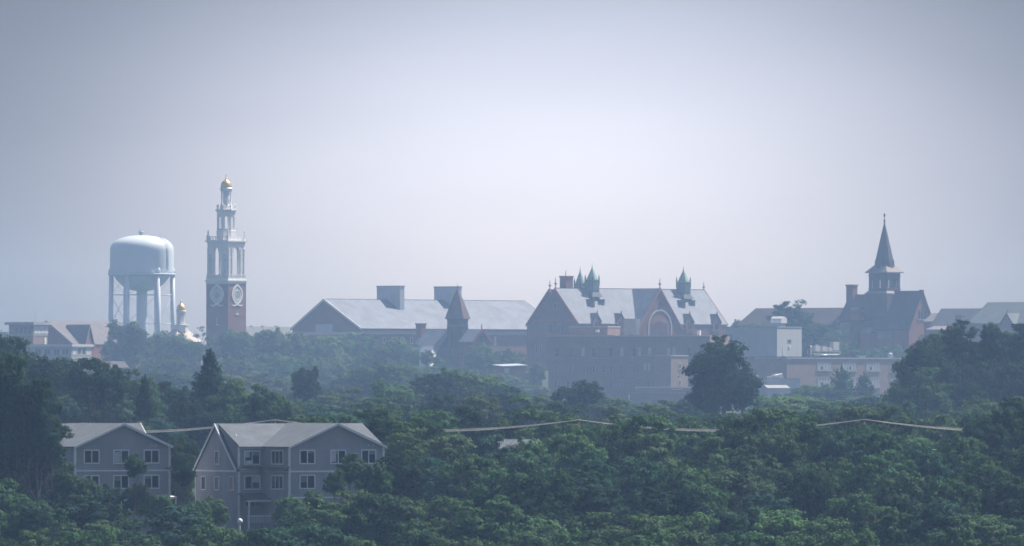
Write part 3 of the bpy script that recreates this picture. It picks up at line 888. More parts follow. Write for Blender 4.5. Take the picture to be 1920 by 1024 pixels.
    for u, v in ((64, 26), (96, 30), (320, 26), (352, 30)):
        mb = T.mb(); mb.box(u, u + 9, v, v + 18, 562, 596); ch = mb.build('chimney', M_SLATE_DARK, T)
        mb = T.mb(); mb.box(u - .7, u + 9.7, v - .7, v + 18.7, 560.4, 562.2); mb.build('chimney_cap', M_SLATE_DARK, ch)
    mb = T.mb(); mb.box(0, 418, 58.2, 59.8, 539.2, 541.2); mb.build('ridge_cap', M_DARK, r)
red_hall()

# ------------------------------------------------------------------ big flat-roofed block
def brown_block():
    T = Thing('flat_roofed_block', 1028, 2330, -24, 'broad brown brick block with flat roof and white blinds in some windows', 'building')
    W = 300 / T.c
    mb = T.mb(); mb.box(0, W, 0, 96, 631, T.pyG + 4); mb.build('wall', M_BRICK_BROWN, T)
    mb = T.mb(); mb.box(-1.5, W * .42, -1.5, 3, 628.6, 631.1); mb.box(W * .42, W + 1, -1, 3, 629.6, 631.1); mb.build('parapet_coping', M_CONCRETE_PALE, T)
    F = T.frame(0, 0, 'front')
    def wrow(lst, p0, p1, w, pane):
        for x in lst:
            window(T, F, x - w / 2, x + w / 2, p0, p1, pane_m=pane, frame_m=M_CONCRETE, fw=.8, mull=0, rail=True)
    wrow((1045, 1070, 1113, 1145, 1188, 1290, 1312), 651, 670, 8, M_PANE_FAR)
    wrow((1093, 1165, 1198, 1217, 1252, 1262), 651, 669, 7, M_BLIND)
    wrow((1042, 1070, 1095, 1113, 1132, 1146, 1164, 1188, 1236, 1300), 686, 699, 5, M_PANE_FAR)
    wrow((1208, 1216), 680, 696, 5, M_BLIND)
    wrow((1042, 1065, 1146, 1165, 1188, 1215, 1236, 1305), 713, 727, 5, M_PANE_FAR)
    wrow((1055, 1085, 1120, 1146, 1165), 738, 750, 5, M_PANE_FAR)
    mb = T.mb(); mb.fbox(F, F.a(1194), F.a(1290), .02, .8, 666, 667.6); mb.fbox(F, F.a(1030), F.a(1190), .02, .5, 671.5, 672.6); mb.build('string_course', M_CONCRETE, T)
    # rooftop plant room, cooling unit
    q = T.mb(); q.box(30, 108, 30, 90, 613.5, 631); pr = q.build('plant_room', M_BRICK_BROWN, T)
    q = T.mb(); q.box(29, 109, 29, 91, 612, 613.6); q.build('coping', M_CONCRETE_PALE, pr)
    q = T.mb(); q.box(88, 94, 20, 24, 618.5, 623); q.build('exhaust_hood', M_WHITE, T)
    q = T.mb(); q.box(298, 304, 10, 15, 620, 631); q.build('exhaust_hood', M_WHITE, T)
    C = Thing('cooling_unit', 1192, 2340, 40, 'boxy metal cooling unit on legs on the brown block roof', 'cooling unit')
    zb = 631
    q = C.mb(); q.box(0, 11, 0, 36, 597.5, 615); q.build('casing', M_METALPANEL, C)
    q = C.mb(); q.box(.5, 10.5, .5, 35.5, 613, 628); q.build('screen', M_METALBLUE, C)
    for uu in (0, 10):
        for vv in (0, 17, 34.5):
            q = C.mb(); q.box(uu, uu + 1, vv, vv + 1.5, 615, zb); q.build('leg', M_STEEL, C)
    # sunlit stair bay, lower wing
    S = Thing('brick_stair_bay', 1290, 2270, 50, 'tan brick stair bay with one narrow window column beside the dark oak', 'building')
    mb = S.mb(); mb.box(-51, 0, 0, 40, 668, S.pyG + 3); mb.build('wall', M_BRICK_TAN, S)
    mb = S.mb(); mb.box(-52, 1, -1, 41, 666.2, 668.1); mb.build('coping', M_CONCRETE_PALE, S)
    F = S.frame(0, 0, 'front')
    for p in (681, 712):
        window(S, F, 1272, 1276.5, p, p + 11, frame_m=M_TRIM, pane_m=M_PANE_FAR, fw=.7, mull=0)
    L = Thing('low_brick_wing', 1176, 2220, -10, 'low flat brick wing with white roof edge in front of the brown block', 'building')
    mb = L.mb(); mb.box(0, 140, 0, 60, 737, L.pyG + 3); mb.build('wall', M_BRICK_BROWN, L)
    mb = L.mb(); mb.box(14, 136, 10, 50, 727, 737); up = mb.build('upper_storey', M_BRICK_BROWN, L)
    mb = L.mb(); mb.box(13, 137, 9, 51, 725.6, 727.1); mb.build('coping', M_CONCRETE_PALE, up)
    mb = L.mb(); mb.box(-1, 141, -1, 61, 736, 737.1); mb.build('coping', M_CONCRETE, L)
    mb = L.mb(); mb.box(86, 104, -3, 0, 729, 731); mb.build('awning', M_CREAM, L)
    mb = L.mb(); mb.box(2, 5, -1, 0, 740, 752); mb.build('downpipe', M_TRIM, L)
brown_block()

# ------------------------------------------------------------------ metal clad tower block, tan wing
def metal_block():
    T = Thing('metal_clad_block', 1457, 2420, 60, 'tall pale ribbed metal block with a half-round roof hood', 'building')
    mb = T.mb(); mb.box(0, 98, 0, 112, 614, 668.5); w = mb.build('cladding', M_METALPANEL, T)
    mb = T.mb()
    for i in range(28):
        mb.box(-.8, 0, 2 + i * 3.95, 4 + i * 3.95, 616, 668)
    mb.build('ribs', M_METALBLUE, T)
    mb = T.mb(); mb.box(-1.2, 99, -1, 113, 612.4, 614.2); mb.build('coping', M_STEEL, T)
    mb = T.mb(); mb.box(3, 96, 3, 110, 668.5, T.pyG + 4); mb.build('lower_wall', M_BRICK_BROWN, T)
    F = T.frame(0, 0, 'front')
    window(T, F, 1478, 1485, 636, 643, frame_m=M_STEEL, pane_m=M_PANE, fw=1, mull=0)
    q = T.mb(); q.fbox(F, F.a(1467.5), F.a(1471.5), .02, .5, 650, 667); q.build('door', M_METALBLUE, T)
    q = T.mb(); q.fbox(F, F.a(1480), F.a(1482), .02, 2, 649, 651.5); q.build('wall_lamp', M_WHITE, T)
    F = T.frame(0, 0, 'left')
    q = T.mb(); q.fbox(F, F.a(1363), F.a(1375), .82, 1.2, 627, 641); q.build('louvre', M_BRICK, T)
    q = T.mb(); q.fbox(F, F.a(1426), F.a(1432), -2.8, -2.0, 681, 699); q.build('door', M_BLIND, T)
    H = Thing('roof_hood', 1474, 2435, 65, 'half-round sheet metal vent hood on the roof of the metal clad block', 'vent', base_z=T.o.location.z + (T.pyG - 612.4) * T.s)
    mb = H.mb()
    P = [(14 * math.cos(math.pi * i / 14), 602 - 8.5 * math.sin(math.pi * i / 14)) for i in range(15)]
    mb.prism_v(P + [(-14, 606), (14, 606)], 4, 26)
    mb.build('hood', M_ALU, H)
    mb = H.mb(); mb.box(-11, 11, 6, 36, 606, 612.4); mb.build('curb', M_STEEL, H)
metal_block()

def tan_wing():
    T = Thing('tan_brick_wing', 1475, 2300, 45, 'tan brick flat-roofed wing with wide banks of blind-drawn windows', 'building')
    W = 230 / T.c
    mb = T.mb(); mb.box(0, W, 0, 80, 672.5, T.pyG + 4); mb.build('wall', M_BRICK_TAN, T)
    mb = T.mb(); mb.box(-1, W + 1, -1.5, 81, 670.6, 672.6); mb.build('coping', M_CONCRETE_PALE, T)
    F = T.frame(0, 0, 'front')
    for x0, x1, p0, p1 in ((1534, 1562, 679, 694), (1583, 1611, 680, 695), (1630, 1658, 680, 695), (1677, 1703, 681, 696), (1534, 1562, 709, 726), (1583, 1611, 709, 726), (1630, 1658, 709, 726), (1677, 1703, 709, 726), (1630, 1658, 740, 755)):
        w = window(T, F, x0, x1, p0, p1, pane_m=M_BLIND, frame_m=M_STEEL, fw=1.3, mull=4)
        a0, a1 = F.a(x0), F.a(x1); h = (x0 * 7) % 3
        q = T.mb(); q.fbox(F, a0 + 2 + h * 9, a0 + 7 + h * 9, .3, .42, p0 + 9 - h, p1 - 1); q.build('open_pane', M_PANE, w)
        q = T.mb(); q.fbox(F, a0 - 1, a1 + 1, .02, 1.4, p1 + .1, p1 + 1.4); q.build('sill', M_CONCRETE_PALE, w)
    A = Thing('rooftop_condenser', 1545, 2330, 45, 'rack of pale metal condensers and pipes on the tan wing roof', 'air conditioner', base_z=T.o.location.z + (T.pyG - 670.6) * T.s)
    zz = 670.5
    for k, (x, wdt, p0) in enumerate(((1533, 13, 648), (1547, 13, 650), (1558, 10, 652))):
        u = (x - 1545) / A.c
        q = A.mb(); q.box(u - wdt / 2, u + wdt / 2, 0, 9, p0, 658); q.build('condenser', M_METALPANEL, A)
        q = A.mb(); q.lathe(u, 4.5, [(3.4, p0), (3.4, p0 - 1.6), (2.6, p0 - 1.7)], 12); q.build('fan', M_STEEL, A)
    q = A.mb(); q.box(26, 42, 0, 10, 641, 657); q.build('air_handler', M_METALPANEL, A)
    q = A.mb(); q.box(-36, 46, -1, 11, 662, 664); q.box(-34, 44, -1, 0, 658.2, 659.4); q.build('platform', M_STEEL, A)
    for u in (-35, -15, 5, 25, 43):
        for v in (-.5, 10): 
            q = A.mb(); q.tube((u, v, zz), (u, v, 658), .6, n=5); q.build('leg', M_STEEL, A)
    q = A.mb(); q.tube((-36, 0, 648), (-36, 0, zz), .8); q.tube((-36, 0, 648.4), (-33, 8, 648.4), .6); q.tube((-28, -1, 666), (40, -1, 665), .8); q.build('pipe', M_ALU, A)
    for i, (x, w_, p, lb) in enumerate(((1618, 6, 667.5, 'flat white skylight box on the tan wing roof edge'), (1671, 4, 665, 'small white domed roof fan near the right end of the tan wing'))):
        V = Thing('roof_vent', x, 2360, 30, lb, 'vent', base_z=T.o.location.z + (T.pyG - 670.6) * T.s)
        q = V.mb(); q.box(-w_, w_, 0, 6, p, 671); q.build('box', M_WHITE, V)
        if i: 
            q = V.mb(); q.lathe(0, 3, [(4.4, p), (4, p - 2), (.5, p - 3.4)], 12); q.build('cap', M_WHITE, V)
        else:
            q = V.mb(); q.box(-w_ - 1, w_ + 1, -1, 7, p - 1.2, p); q.build('cap', M_ALU, V)
    L = Thing('low_plant_building', 1446, 2240, 20, 'low pale plant building with rooftop ducts below the metal clad block', 'building')
    q = L.mb(); q.box(-28, 60, 6, 70, 711, L.pyG + 3); q.build('wall', M_METALBLUE, L)
    q = L.mb(); q.box(-30, 62, 4, 71, 709.3, 711.1); q.build('roof', M_CONCRETE, L)
    q = L.mb(); q.box(-12, 30, -14, 5.9, 727, L.pyG + 3); q.build('annex', M_METALBLUE, L)
    q = L.mb(); q.slab([(-14, -16, 729), (32, -16, 729), (32, 6, 722), (-14, 6, 722)], 1.4); q.build('annex_roof', M_CONCRETE, L)
    for u, v, w_, p in ((-22, 20, 5, 704), (0, 16, 9, 706.5), (14, 22, 12, 700), (30, 24, 4, 703)):
        q = L.mb(); q.box(u, u + w_, v, v + 7, p, 709.3); q.build('duct_unit', M_METALPANEL, L)
    q = L.mb(); q.tube((-2, 18, 707), (30, 20, 701), .8); q.tube((-24, 12, 703), (-24, 12, 709.3), .6); q.build('duct', M_ALU, L)
tan_wing()

# ------------------------------------------------------------------ spired stone hall
def spired_hall():
    T = Thing('spired_hall', 1729, 2550, 50, 'dark brown stone hall with a steep pointed spire over an open belfry', 'hall')
    gable_v(T, 0, 96, -40, 40, 617, 547, M_BRICK, M_SLATE_DARK, oh=1.5, th=1.6, rake=M_DARKSTONE, name='gable_wall', voh=1)
    F = T.frame(0, 0, 'front')
    mb = T.mb()
    for c, t in ((-9, 585), (0, 580), (9, 585)):
        mb.fprism(F, [(c + 3 * math.cos(math.pi * i / 6), t - 3 * math.sin(math.pi * i / 6)) for i in range(7)] + [(c - 3, 598), (c + 3, 598)], -.2, .5)
    mb.build('arched_window', M_PANE_FAR, T)
    mb = T.mb(); mb.fbox(F, -15, 15, .02, 1.3, 598.5, 600.4); mb.build('window_sill', M_CONCRETE, T)
    mb = T.mb(); mb.fprism(F, [(16 * math.cos(math.pi * i / 10), 645 - 18 * math.sin(math.pi * i / 10)) for i in range(11)], .02, 1.0); mb.build('entry_arch', M_DARKSTONE, T)
    q = T.mb(); q.box(-3, 3, -2, 5, 543.5, 552); q.build('apex_block', M_DARKSTONE, T)
    # tower
    cu, cv = 0, 89
    mb = T.mb(); mb.box(cu - 27, cu + 27, cv - 27, cv + 27, 550, T.pyG + 4); mb.build('tower_shaft', M_DARKSTONE, T)
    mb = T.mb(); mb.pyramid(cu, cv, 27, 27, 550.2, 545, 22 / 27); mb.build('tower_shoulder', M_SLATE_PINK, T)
    hb = 21
    mb = T.mb()
    for side, u, v in (('front', cu, cv - hb), ('left', cu - hb, cv), ('right', cu + hb, cv), ('back', cu, cv + hb)):
        F = T.frame(u, v, side)
        e = hb if side in ('front', 'back') else hb - 3
        arch_panel(mb, F, -e, e, 511, 545.2, [(-12, 2.6, 526, 540), (-4, 2.6, 526, 540), (4, 2.6, 526, 540), (12, 2.6, 526, 540)], -3, 0)
    bf = mb.build('belfry', M_DARKSTONE, T)
    mb = T.mb()
    for p0, p1, d in ((541, 542.6, 1.2), (516, 517.6, 1.0)):
        mb.box(cu - hb - d, cu + hb + d, cv - hb - d, cv - hb, p0, p1); mb.box(cu - hb - d, cu - hb, cv - hb, cv + hb + d, p0, p1)
        mb.box(cu + hb, cu + hb + d, cv - hb, cv + hb + d, p0, p1)
    mb.build('string_course', M_DARKSTONE, bf)
    mb = T.mb()
    mb.hexa([(cu - 26, cv - 26, 511.5), (cu + 26, cv - 26, 511.5), (cu + 26, cv + 26, 511.5), (cu - 26, cv + 26, 511.5), (cu - 26, cv - 26, 509.5), (cu + 26, cv - 26, 509.5), (cu + 26, cv + 26, 509.5), (cu - 26, cv + 26, 509.5)])
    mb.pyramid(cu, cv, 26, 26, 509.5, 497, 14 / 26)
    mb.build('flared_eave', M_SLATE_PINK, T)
    mb = T.mb()
    mb.lathe(cu, cv, [(19.5, 499), (18.8, 487), (17.5, 486.8), (3.0, 425), (1.6, 420), (1.2, 414)], 8, False, math.pi / 8)
    sp = mb.build('spire', M_SLATE_DARK, T)
    for k, (su, sv) in enumerate(((0, -1), (-1, 0), (1, 0), (0, 1))):
        q = T.mb(); q.pyramid(cu + su * 16, cv + sv * 16, 4, 4, 505, 494, .1); q.build('lucarne', M_SLATE_DARK, sp)
    mb = T.mb(); mb.lathe(cu, cv, [(1.4, 416), (2.2, 412), (.6, 410), (.6, 406), (1.9, 404), (1.9, 401), (.3, 398.5)], 10); mb.build('finial', M_DARKSTONE, sp)
    # wing behind the tower, chimney, long low wing
    gable_v(T, 100, 172, -34, 34, 600, 553, M_DARKSTONE, M_SLATE_DARK, oh=1.5, th=1.6, name='rear_wing_wall')
    mb = T.mb(); mb.box(-8, 6, 158, 174, 535, 590); ch = mb.build('chimney', M_BRICK, T)
    mb = T.mb(); mb.box(-9.2, 7.2, 156.8, 175.2, 532.6, 535.4); mb.build('chimney_cap', M_BRICK, ch)
    mb = T.mb(); mb.prism_v([(-42, T.pyG + 4), (-42, 608), (42, 608), (42, T.pyG + 4)], 172, 405); mb.build('long_wing_wall', M_DARKSTONE, T)
    mb = T.mb()
    mb.add([(-44, 172, 609), (44, 172, 609), (44, 412, 609), (-44, 412, 609), (0, 172, 576), (0, 398, 576)],
           [(0, 1, 2, 3), (0, 4, 1), (0, 3, 5, 4), (3, 2, 5), (2, 1, 4, 5)])
    mb.build('long_wing_roof', M_SLATE_DARK, T)
    # little sunlit roofs and porches below the tower
    for u, v, hw, d, apex, eave in ((-46, 108, 7, 20, 577, 583), (-60, 120, 10, 24, 606, 622), (-46, 80, 10, 24, 615, 625), (-38, 40, 9, 30, 624, 634)):
        mb = T.mb(); mb.box(u - hw, u + hw, v, v + d, eave, T.pyG + 3 if eave > 600 else 600); pw = mb.build('porch', M_BRICK, T)
        mb = T.mb()
        mb.slab([(u + hw + 1, v - 1, eave + .5), (u + hw + 1, v + d + 1, eave + .5), (u - 2, v + d + 1, apex), (u - 2, v - 1, apex)], 1.2)
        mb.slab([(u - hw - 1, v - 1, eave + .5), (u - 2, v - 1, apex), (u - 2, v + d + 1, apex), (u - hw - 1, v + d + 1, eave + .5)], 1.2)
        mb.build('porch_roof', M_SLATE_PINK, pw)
    q = T.mb(); q.box(-42.5, -39.9, 6, 22, 600, 612); q.build('window', M_PANE_FAR, T)
spired_hall()

def right_halls():
    T = Thing('grey_roofed_hall', 1838, 2480, 50, 'grey green roofed hall with brick chimney right of the spired hall', 'hall')
    gable_v(T, 0, 92, -34, 34, 612, 580, M_BRICK, M_SLATE_GREEN, oh=1.5, th=1.5, rake=M_DARKSTONE)
    q = T.mb(); q.box(-27, -16, 26, 38, 591, 612); ch = q.build('chimney', M_BRICK_BROWN, T)
    q = T.mb(); q.box(-28, -15, 25, 39, 589.6, 591.1); q.build('chimney_cap', M_CONCRETE, ch)
    mb = T.mb()
    mb.slab([(-22, 92, 604), (6, 92, 588), (6, 118, 588), (-22, 118, 604)], 1.5)
    mb.slab([(6, 92, 588), (40, 92, 612), (40, 118, 612), (6, 118, 588)], 1.5)
    mb.build('pale_roof', M_SLATE_PINK, T)
    q = T.mb(); q.prism_v([(-20, T.pyG), (-20, 605), (6, 590), (38, 613), (38, T.pyG)], 93, 117); q.build('rear_wall', M_BRICK, T)
    q = T.mb(); q.box(-60, -36, 10, 80, 618, T.pyG + 3); q.build('aisle_wall', M_BRICK, T)
    q = T.mb(); q.slab([(-62, 8, 619), (-35, 8, 612.5), (-35, 82, 612.5), (-62, 82, 619)], 1.2); q.build('aisle_roof', M_SLATE_PINK, T)
    U = Thing('long_grey_roofed_hall', 1962, 2440, 50, 'long green slate roofed hall at the right edge behind the big trees', 'hall')
    gable_v(U, 0, 138, -60, 60, 607, 568, M_BRICK_BROWN, M_SLATE_GREEN, oh=2, th=1.6, rake=M_DARKSTONE)
    w, r = gable_u(U, -72, -20, 24, 52, 607, 589, M_BRICK_BROWN, M_SLATE_GREEN, oh=1.5, th=1.4, name='cross_wall', rake=M_DARKSTONE)
    finial(U, -72, 38, 588, 578, M_DARKSTONE, 1)
    F = U.frame(-60, 0, 'left')
    for x in (1870, 1888, 1906):
        window(U, F, x, x + 5, 616, 628, pane_m=M_PANE_FAR, fw=.7, mull=0, frame_m=M_CONCRETE)
right_halls()

# ------------------------------------------------------------------ modern block on the far left
def left_block():
    T = Thing('modern_brick_block', 62, 2350, 62, 'modern block with flat overhanging roof slab at the far left of the skyline', 'building')
    mb = T.mb(); mb.box(0, 53, 0, 53, 609, T.pyG + 3); mb.build('wall', M_BRICK_BROWN, T)
    mb = T.mb(); mb.box(-4, 60, -4, 60, 604, 609.2); mb.build('roof_slab', M_CONCRETE, T)
    F = T.frame(0, 0, 'front')
    for x in (64, 70, 76, 82):
        window(T, F, x, x + 5.2, 611.5, 625, pane_m=M_BLIND, fw=.7, mull=0)
    F2 = T.frame(0, 0, 'left')
    for x in (27, 36, 44, 52):
        window(T, F2, x, x + 7, 612.5, 626, pane_m=M_PANE_FAR, fw=.7, mull=0, frame_m=M_CONCRETE)
    mb = T.mb(); mb.fbox(F2, F2.a(17), F2.a(62), .02, .7, 627, 629.5); mb.fbox(F, 0, 53, .02, .7, 626.8, 629.2); mb.build('string_course', M_CONCRETE, T)
    q = T.mb(); q.fbox(F, F.a(81), F.a(84), .02, 1, 633, 646); q.build('door', M_WHITE, T)
    q = T.mb(); q.tube((14, 4, 604), (14, 4, 583), .35, n=5); q.build('antenna', M_STEEL, T)
    R = Thing('sloped_roof_hall', 137, 2380, 62, 'hall with one long pale brown slope beside the flat-topped block', 'hall')
    gable_u(R, 0, 250, 0, 114, 646, 603, M_BRICK, M_ROOF_TAN, oh=1.5, th=1.8, vm=57, rake=M_CONCRETE)
    gable_v(R, -10, 40, 26, 60, 648, 610, M_BRICK, M_ROOF_TAN, oh=1.2, th=1.4, rake=M_CONCRETE, name='dormer_wall')
    L = Thing('low_office_block', 134, 2290, 62, 'low office block with pale roof edge and white framed windows below the sloped roof', 'building')
    mb = L.mb(); mb.box(0, 74, 0, 90, 650, L.pyG + 3); mb.build('wall', M_CONCRETE, L)
    mb = L.mb(); mb.box(-3, 77, -3, 92, 645.5, 650.2); mb.build('roof_slab', M_CONCRETE_PALE, L)
    F = L.frame(0, 0, 'front')
    for x in (136, 144, 152, 160):
        window(L, F, x, x + 6.5, 652, 665, pane_m=M_BLIND if x in (136, 160) else M_PANE_FAR, fw=.7, mull=0)
    F = L.frame(0, 0, 'left')
    for x in (64, 82, 100, 116):
        window(L, F, x, x + 12, 654, 666, pane_m=M_PANE_FAR, fw=.7, mull=1, frame_m=M_CONCRETE)
    D = Thing('low_red_roofed_house', 205, 2250, 30, 'low dull roof line peeping over the dark trees below the office block', 'house')
    gable_u(D, -30, 40, 0, 40, 690, 679, M_BRICK_BROWN, M_SLATE_DARK, oh=2, th=1.4)
    E = Thing('far_grey_building', 6, 2700, 20, 'thin pale grey building end at the left edge of the skyline', 'building')
    q = E.mb(); q.box(-40, 10, 0, 40, 624, E.pyG + 3); q.build('wall', M_CONCRETE, E)
    q = E.mb(); q.box(-41, 11, -1, 41, 622.5, 624.1); q.build('coping', M_CONCRETE_PALE, E)
left_block()

# ------------------------------------------------------------------ the two clapboard houses
def corner(T, mb, u, v, pt, pb, w=1.7):
    mb.box(u - w, u + w, v - w, v + w, pt, pb)

def house_left():
    T = Thing('clapboard_house', 141, 950, 28, 'grey clapboard house with one broad white-trimmed gable, half sunk in trees', 'house')
    W = 173 / T.c; vm = 0
    um = W / 2
    w, r = gable_v(T, 0, 190, 0, W, 838, 796.5, M_SIDING, M_SHINGLE, oh=5, th=2.2, rake=M_TRIM, name='gable_wall', voh=6)
    # rear body with its ridge along the front
    gable_u(T, -20, W + 30, 150, 250, 838, 797.2, M_SIDING, M_SHINGLE, oh=5, th=2.2, name='rear_wall', rake=M_TRIM)
    mb = T.mb()
    for u in (0, W): corner(T, mb, u, 0, 838, T.pyG + 2)
    mb.box(1.3, W - 1.3, -.9, .1, 881.5, 884.5)
    mb.box(1.3, W - 1.3, -.9, .1, 930, 933)
    mb.build('trim', M_TRIM, T)
    F = T.frame(0, 0, 'front')
    for x in (171, 225, 281):
        for p in (843.5, 891):
            window(T, F, x - 14.5, x + 14.5, p, p + 26.5, fw=2.1, mull=1, proud=1.2)
    window(T, F, 211, 240, 938, 964, fw=2.1, mull=1, proud=1.2)
    # air conditioner sash half-open blinds
    q = T.mb(); q.fbox(F, F.a(213), F.a(223), .5, .62, 848, 867); q.build('blind', M_BLIND, T)
    for x in (285, 292):
        q = T.mb(); q.fbox(F, F.a(x - 4), F.a(x - 2.5), .02, 1, 835, 837.2); q.build('gable_lamp', M_WHITE, T)
    # small side roof and porch
    mb = T.mb()
    mb.slab([(W, -6, 884), (W + 11, -6, 884), (W + 11, 40, 884), (W, 40, 874)], 1.4)
    mb.box(W - 10, W + 6, -3, -.95, 877.5, 881)
    mb.build('side_roof', M_SHINGLE, T)
    mb = T.mb(); mb.box(W + .1, W + 18, 4, 40, 934, 936.5); mb.slab([(W + .1, 2, 934), (W + 20, 2, 934), (W + 20, 42, 932), (W + .1, 42, 930)], 1.2)
    pr = mb.build('porch', M_TRIM, T)
    q = T.mb(); q.box(W + 15, W + 17.5, 4, 6.5, 936.5, T.pyG + 2); q.build('post', M_TRIM, pr)
house_left()

def house_right():
    T = Thing('double_gabled_clapboard_house', 448, 950, 28, 'larger grey clapboard house with steep left gable, recessed centre and wide right gable', 'house')
    c, sn = T.c, T.sn
    D = 178
    # main body: front slope to 838, rear slope steep
    w, r = gable_u(T, 0, 305, 0, D, 838, 797.2, M_SIDING, M_SHINGLE, vm=89, pe1=880, oh=0, th=2.2, name='main_wall')
    q = T.mb(); q.box(0, 49, -4.5, -2.4, 837.5, 841.0); q.build('gutter', M_TRIM, r)
    q = T.mb(); q.slab([(-1, -5, 839.8), (49, -5, 839.8), (49, 0, 837.6), (-1, 0, 837.6)], 2.1); q.build('eave', M_SHINGLE, r)
    # steep end bay
    mb = T.mb(); mb.prism_u([(2, T.pyG + 3), (2, 880), (89, 799), (D - 2, 880), (D - 2, T.pyG + 3)], -4, -.02)
    mb.build('end_bay_wall', M_SIDING, T)
    rk = (((-3, 883.5), (89, 797)), ((89, 797), (181, 883.5)))
    mb = T.mb()
    for a, b in rk:
        mb.hexa([(-7, a[0], a[1]), (0, a[0], a[1]), (0, b[0], b[1]), (-7, b[0], b[1]), (-7, a[0], a[1] - 2.4), (0, a[0], a[1] - 2.4), (0, b[0], b[1] - 2.4), (-7, b[0], b[1] - 2.4)])
    er = mb.build('end_bay_roof', M_SHINGLE, T)
    mb = T.mb()
    for a, b in rk:
        mb.hexa([(-8.2, a[0], a[1] + 3.0), (-7, a[0], a[1] + 3.0), (-7, b[0], b[1] + 3.0), (-8.2, b[0], b[1] + 3.0), (-8.2, a[0], a[1] - 2.6), (-7, a[0], a[1] - 2.6), (-7, b[0], b[1] - 2.6), (-8.2, b[0], b[1] - 2.6)])
    mb.build('rake_board', M_TRIM, er)
    # right wing
    VF = -113; U0 = 49.3; U1 = U0 + 197; um = (U0 + U1) / 2
    w, r = gable_v(T, VF, 91, U0, U1, 838, 796.0, M_SIDING, M_SHINGLE, oh=4.5, th=2.2, rake=M_TRIM, name='wing_wall', voh=6)
    # cross-ridge end beyond
    mb = T.mb()
    corner(T, mb, 0, 0, 838, T.pyG); corner(T, mb, U0, VF, 838, T.pyG); corner(T, mb, U1, VF, 838, T.pyG)
    corner(T, mb, -4, D - 2, 884, T.pyG, 1.0); 
    mb.box(1.3, 48, -.8, .1, 882, 885)
    mb.box(U0 + 1.3, U1 - 1.3, VF - .8, VF + .1, 882, 885)
    mb.box(-4.9, -4, 3.1, D - 3.1, 882.2, 885.2)
    mb.box(U0 - .9, U0 + .1, VF + 1.4, -1.4, 882, 885)
    mb.box(U0 + 1.3, U1 - 1.3, VF - .8, VF + .1, 931, 933.6)
    mb.build('trim', M_TRIM, T)
    # pent roof band over the centre
    mb = T.mb()
    mb.slab([(0, -9, 881.5), (U0 - 9.1, -9, 881.5), (U0 - 9.1, -.9, 876), (0, -.9, 876)], 1.3)
    mb.slab([(U0 - 9, VF - 4, 881.5), (U0 - .95, VF - 4, 876), (U0 - .95, -1, 876), (U0 - 9, -1, 881.5)], 1.3)
    mb.build('pent_roof', M_SHINGLE, T)
    FM = T.frame(0, 0, 'front'); FS = T.frame(U0, 0, 'left'); FW = T.frame(0, VF, 'front'); FE = T.frame(-4, 0, 'left')
    for p in (845, 891.5):
        window(T, FM, 457.5, 487, p, p + 27, fw=2.1, mull=1, proud=1.2)
        window(T, FS, 510, 533, p - 1, p + 26, fw=2.1, mull=2, proud=1.2)
        window(T, FW, 563, 592, p - 2, p + 25, fw=2.1, mull=1, proud=1.2)
        window(T, FW, 620, 649, p - 2, p + 25, fw=2.1, mull=1, proud=1.2)
        window(T, FW, 677, 705, p - 2, p + 25, fw=2.1, mull=1, proud=1.2)
    for x, p in ((405, 845.5), (378, 893.5), (405, 893.5), (433.5, 893.5)):
        window(T, FE, x - 4.6, x + 4.6, p, p + 27, fw=1.9, mull=0, proud=1.2)
    window(T, FM, 459, 488, 940, 951, fw=1.0, mull=2, proud=.8)
    window(T, FW, 563, 592, 940, 966, fw=2.1, mull=1, proud=1.2)
    A = T.mb(); A.fbox(FM, FM.a(460), FM.a(470), .7, 6, 864, 871.5); A.build('window_air_conditioner', M_WHITE, T)
    for F, x0, x1, p0, p1 in ((FM, 459.5, 468, 847, 858), (FW, 621.5, 631, 845, 866), (FM, 474, 485, 894, 905)):
        q = T.mb(); q.fbox(F, F.a(x0), F.a(x1), .5, .62, p0, p1); q.build('blind', M_BLIND, T)
    # ground floor porch in the inner corner
    mb = T.mb()
    mb.slab([(-2, -40, 938), (U0 - 1, -40, 938), (U0 - 1, -.1, 926), (-2, -.1, 926)], 1.6)
    pr = mb.build('porch_roof', M_SHINGLE, T)
    mb = T.mb(); mb.box(-2, U0 - 1, -40, -38.4, 937.6, 940.6); mb.build('fascia', M_TRIM, pr)
    for u in (3,):
        q = T.mb(); q.box(u - 1.3, u + 1.3, -38, -35.4, 940.6, T.pyG + 2); q.build('porch_post', M_TRIM, T)
    mb = T.mb(); mb.box(-2, U0 - 1, -40, -38.8, 966, 968); 
    for i in range(14): mb.box(-1 + i * 3.6, -.2 + i * 3.6, -39.8, -39, 968, 980)
    mb.build('porch_rail', M_TRIM, T)
    mb = T.mb(); mb.tube((14, 40, 832), (14, 40, 815), 1.0); mb.tube((60, 30, 832), (60, 30, 822), .8); mb.build('roof_pipe', M_TRIM, T)
    for x in (677, 686):
        q = T.mb(); q.fbox(FW, FW.a(x + 13), FW.a(x + 14.6), .02, 1, 834, 836.2); q.build('gable_lamp', M_WHITE, T)
house_right()

def small_roof_house():
    T = Thing('half_hidden_house', 940, 1045, 8, 'low grey roof showing in a gap of the trees under the power line', 'house')
    gable_u(T, 0, 72, 0, 60, 841, 826, M_SIDING, M_SHINGLE, oh=4, th=1.6)
small_roof_house()

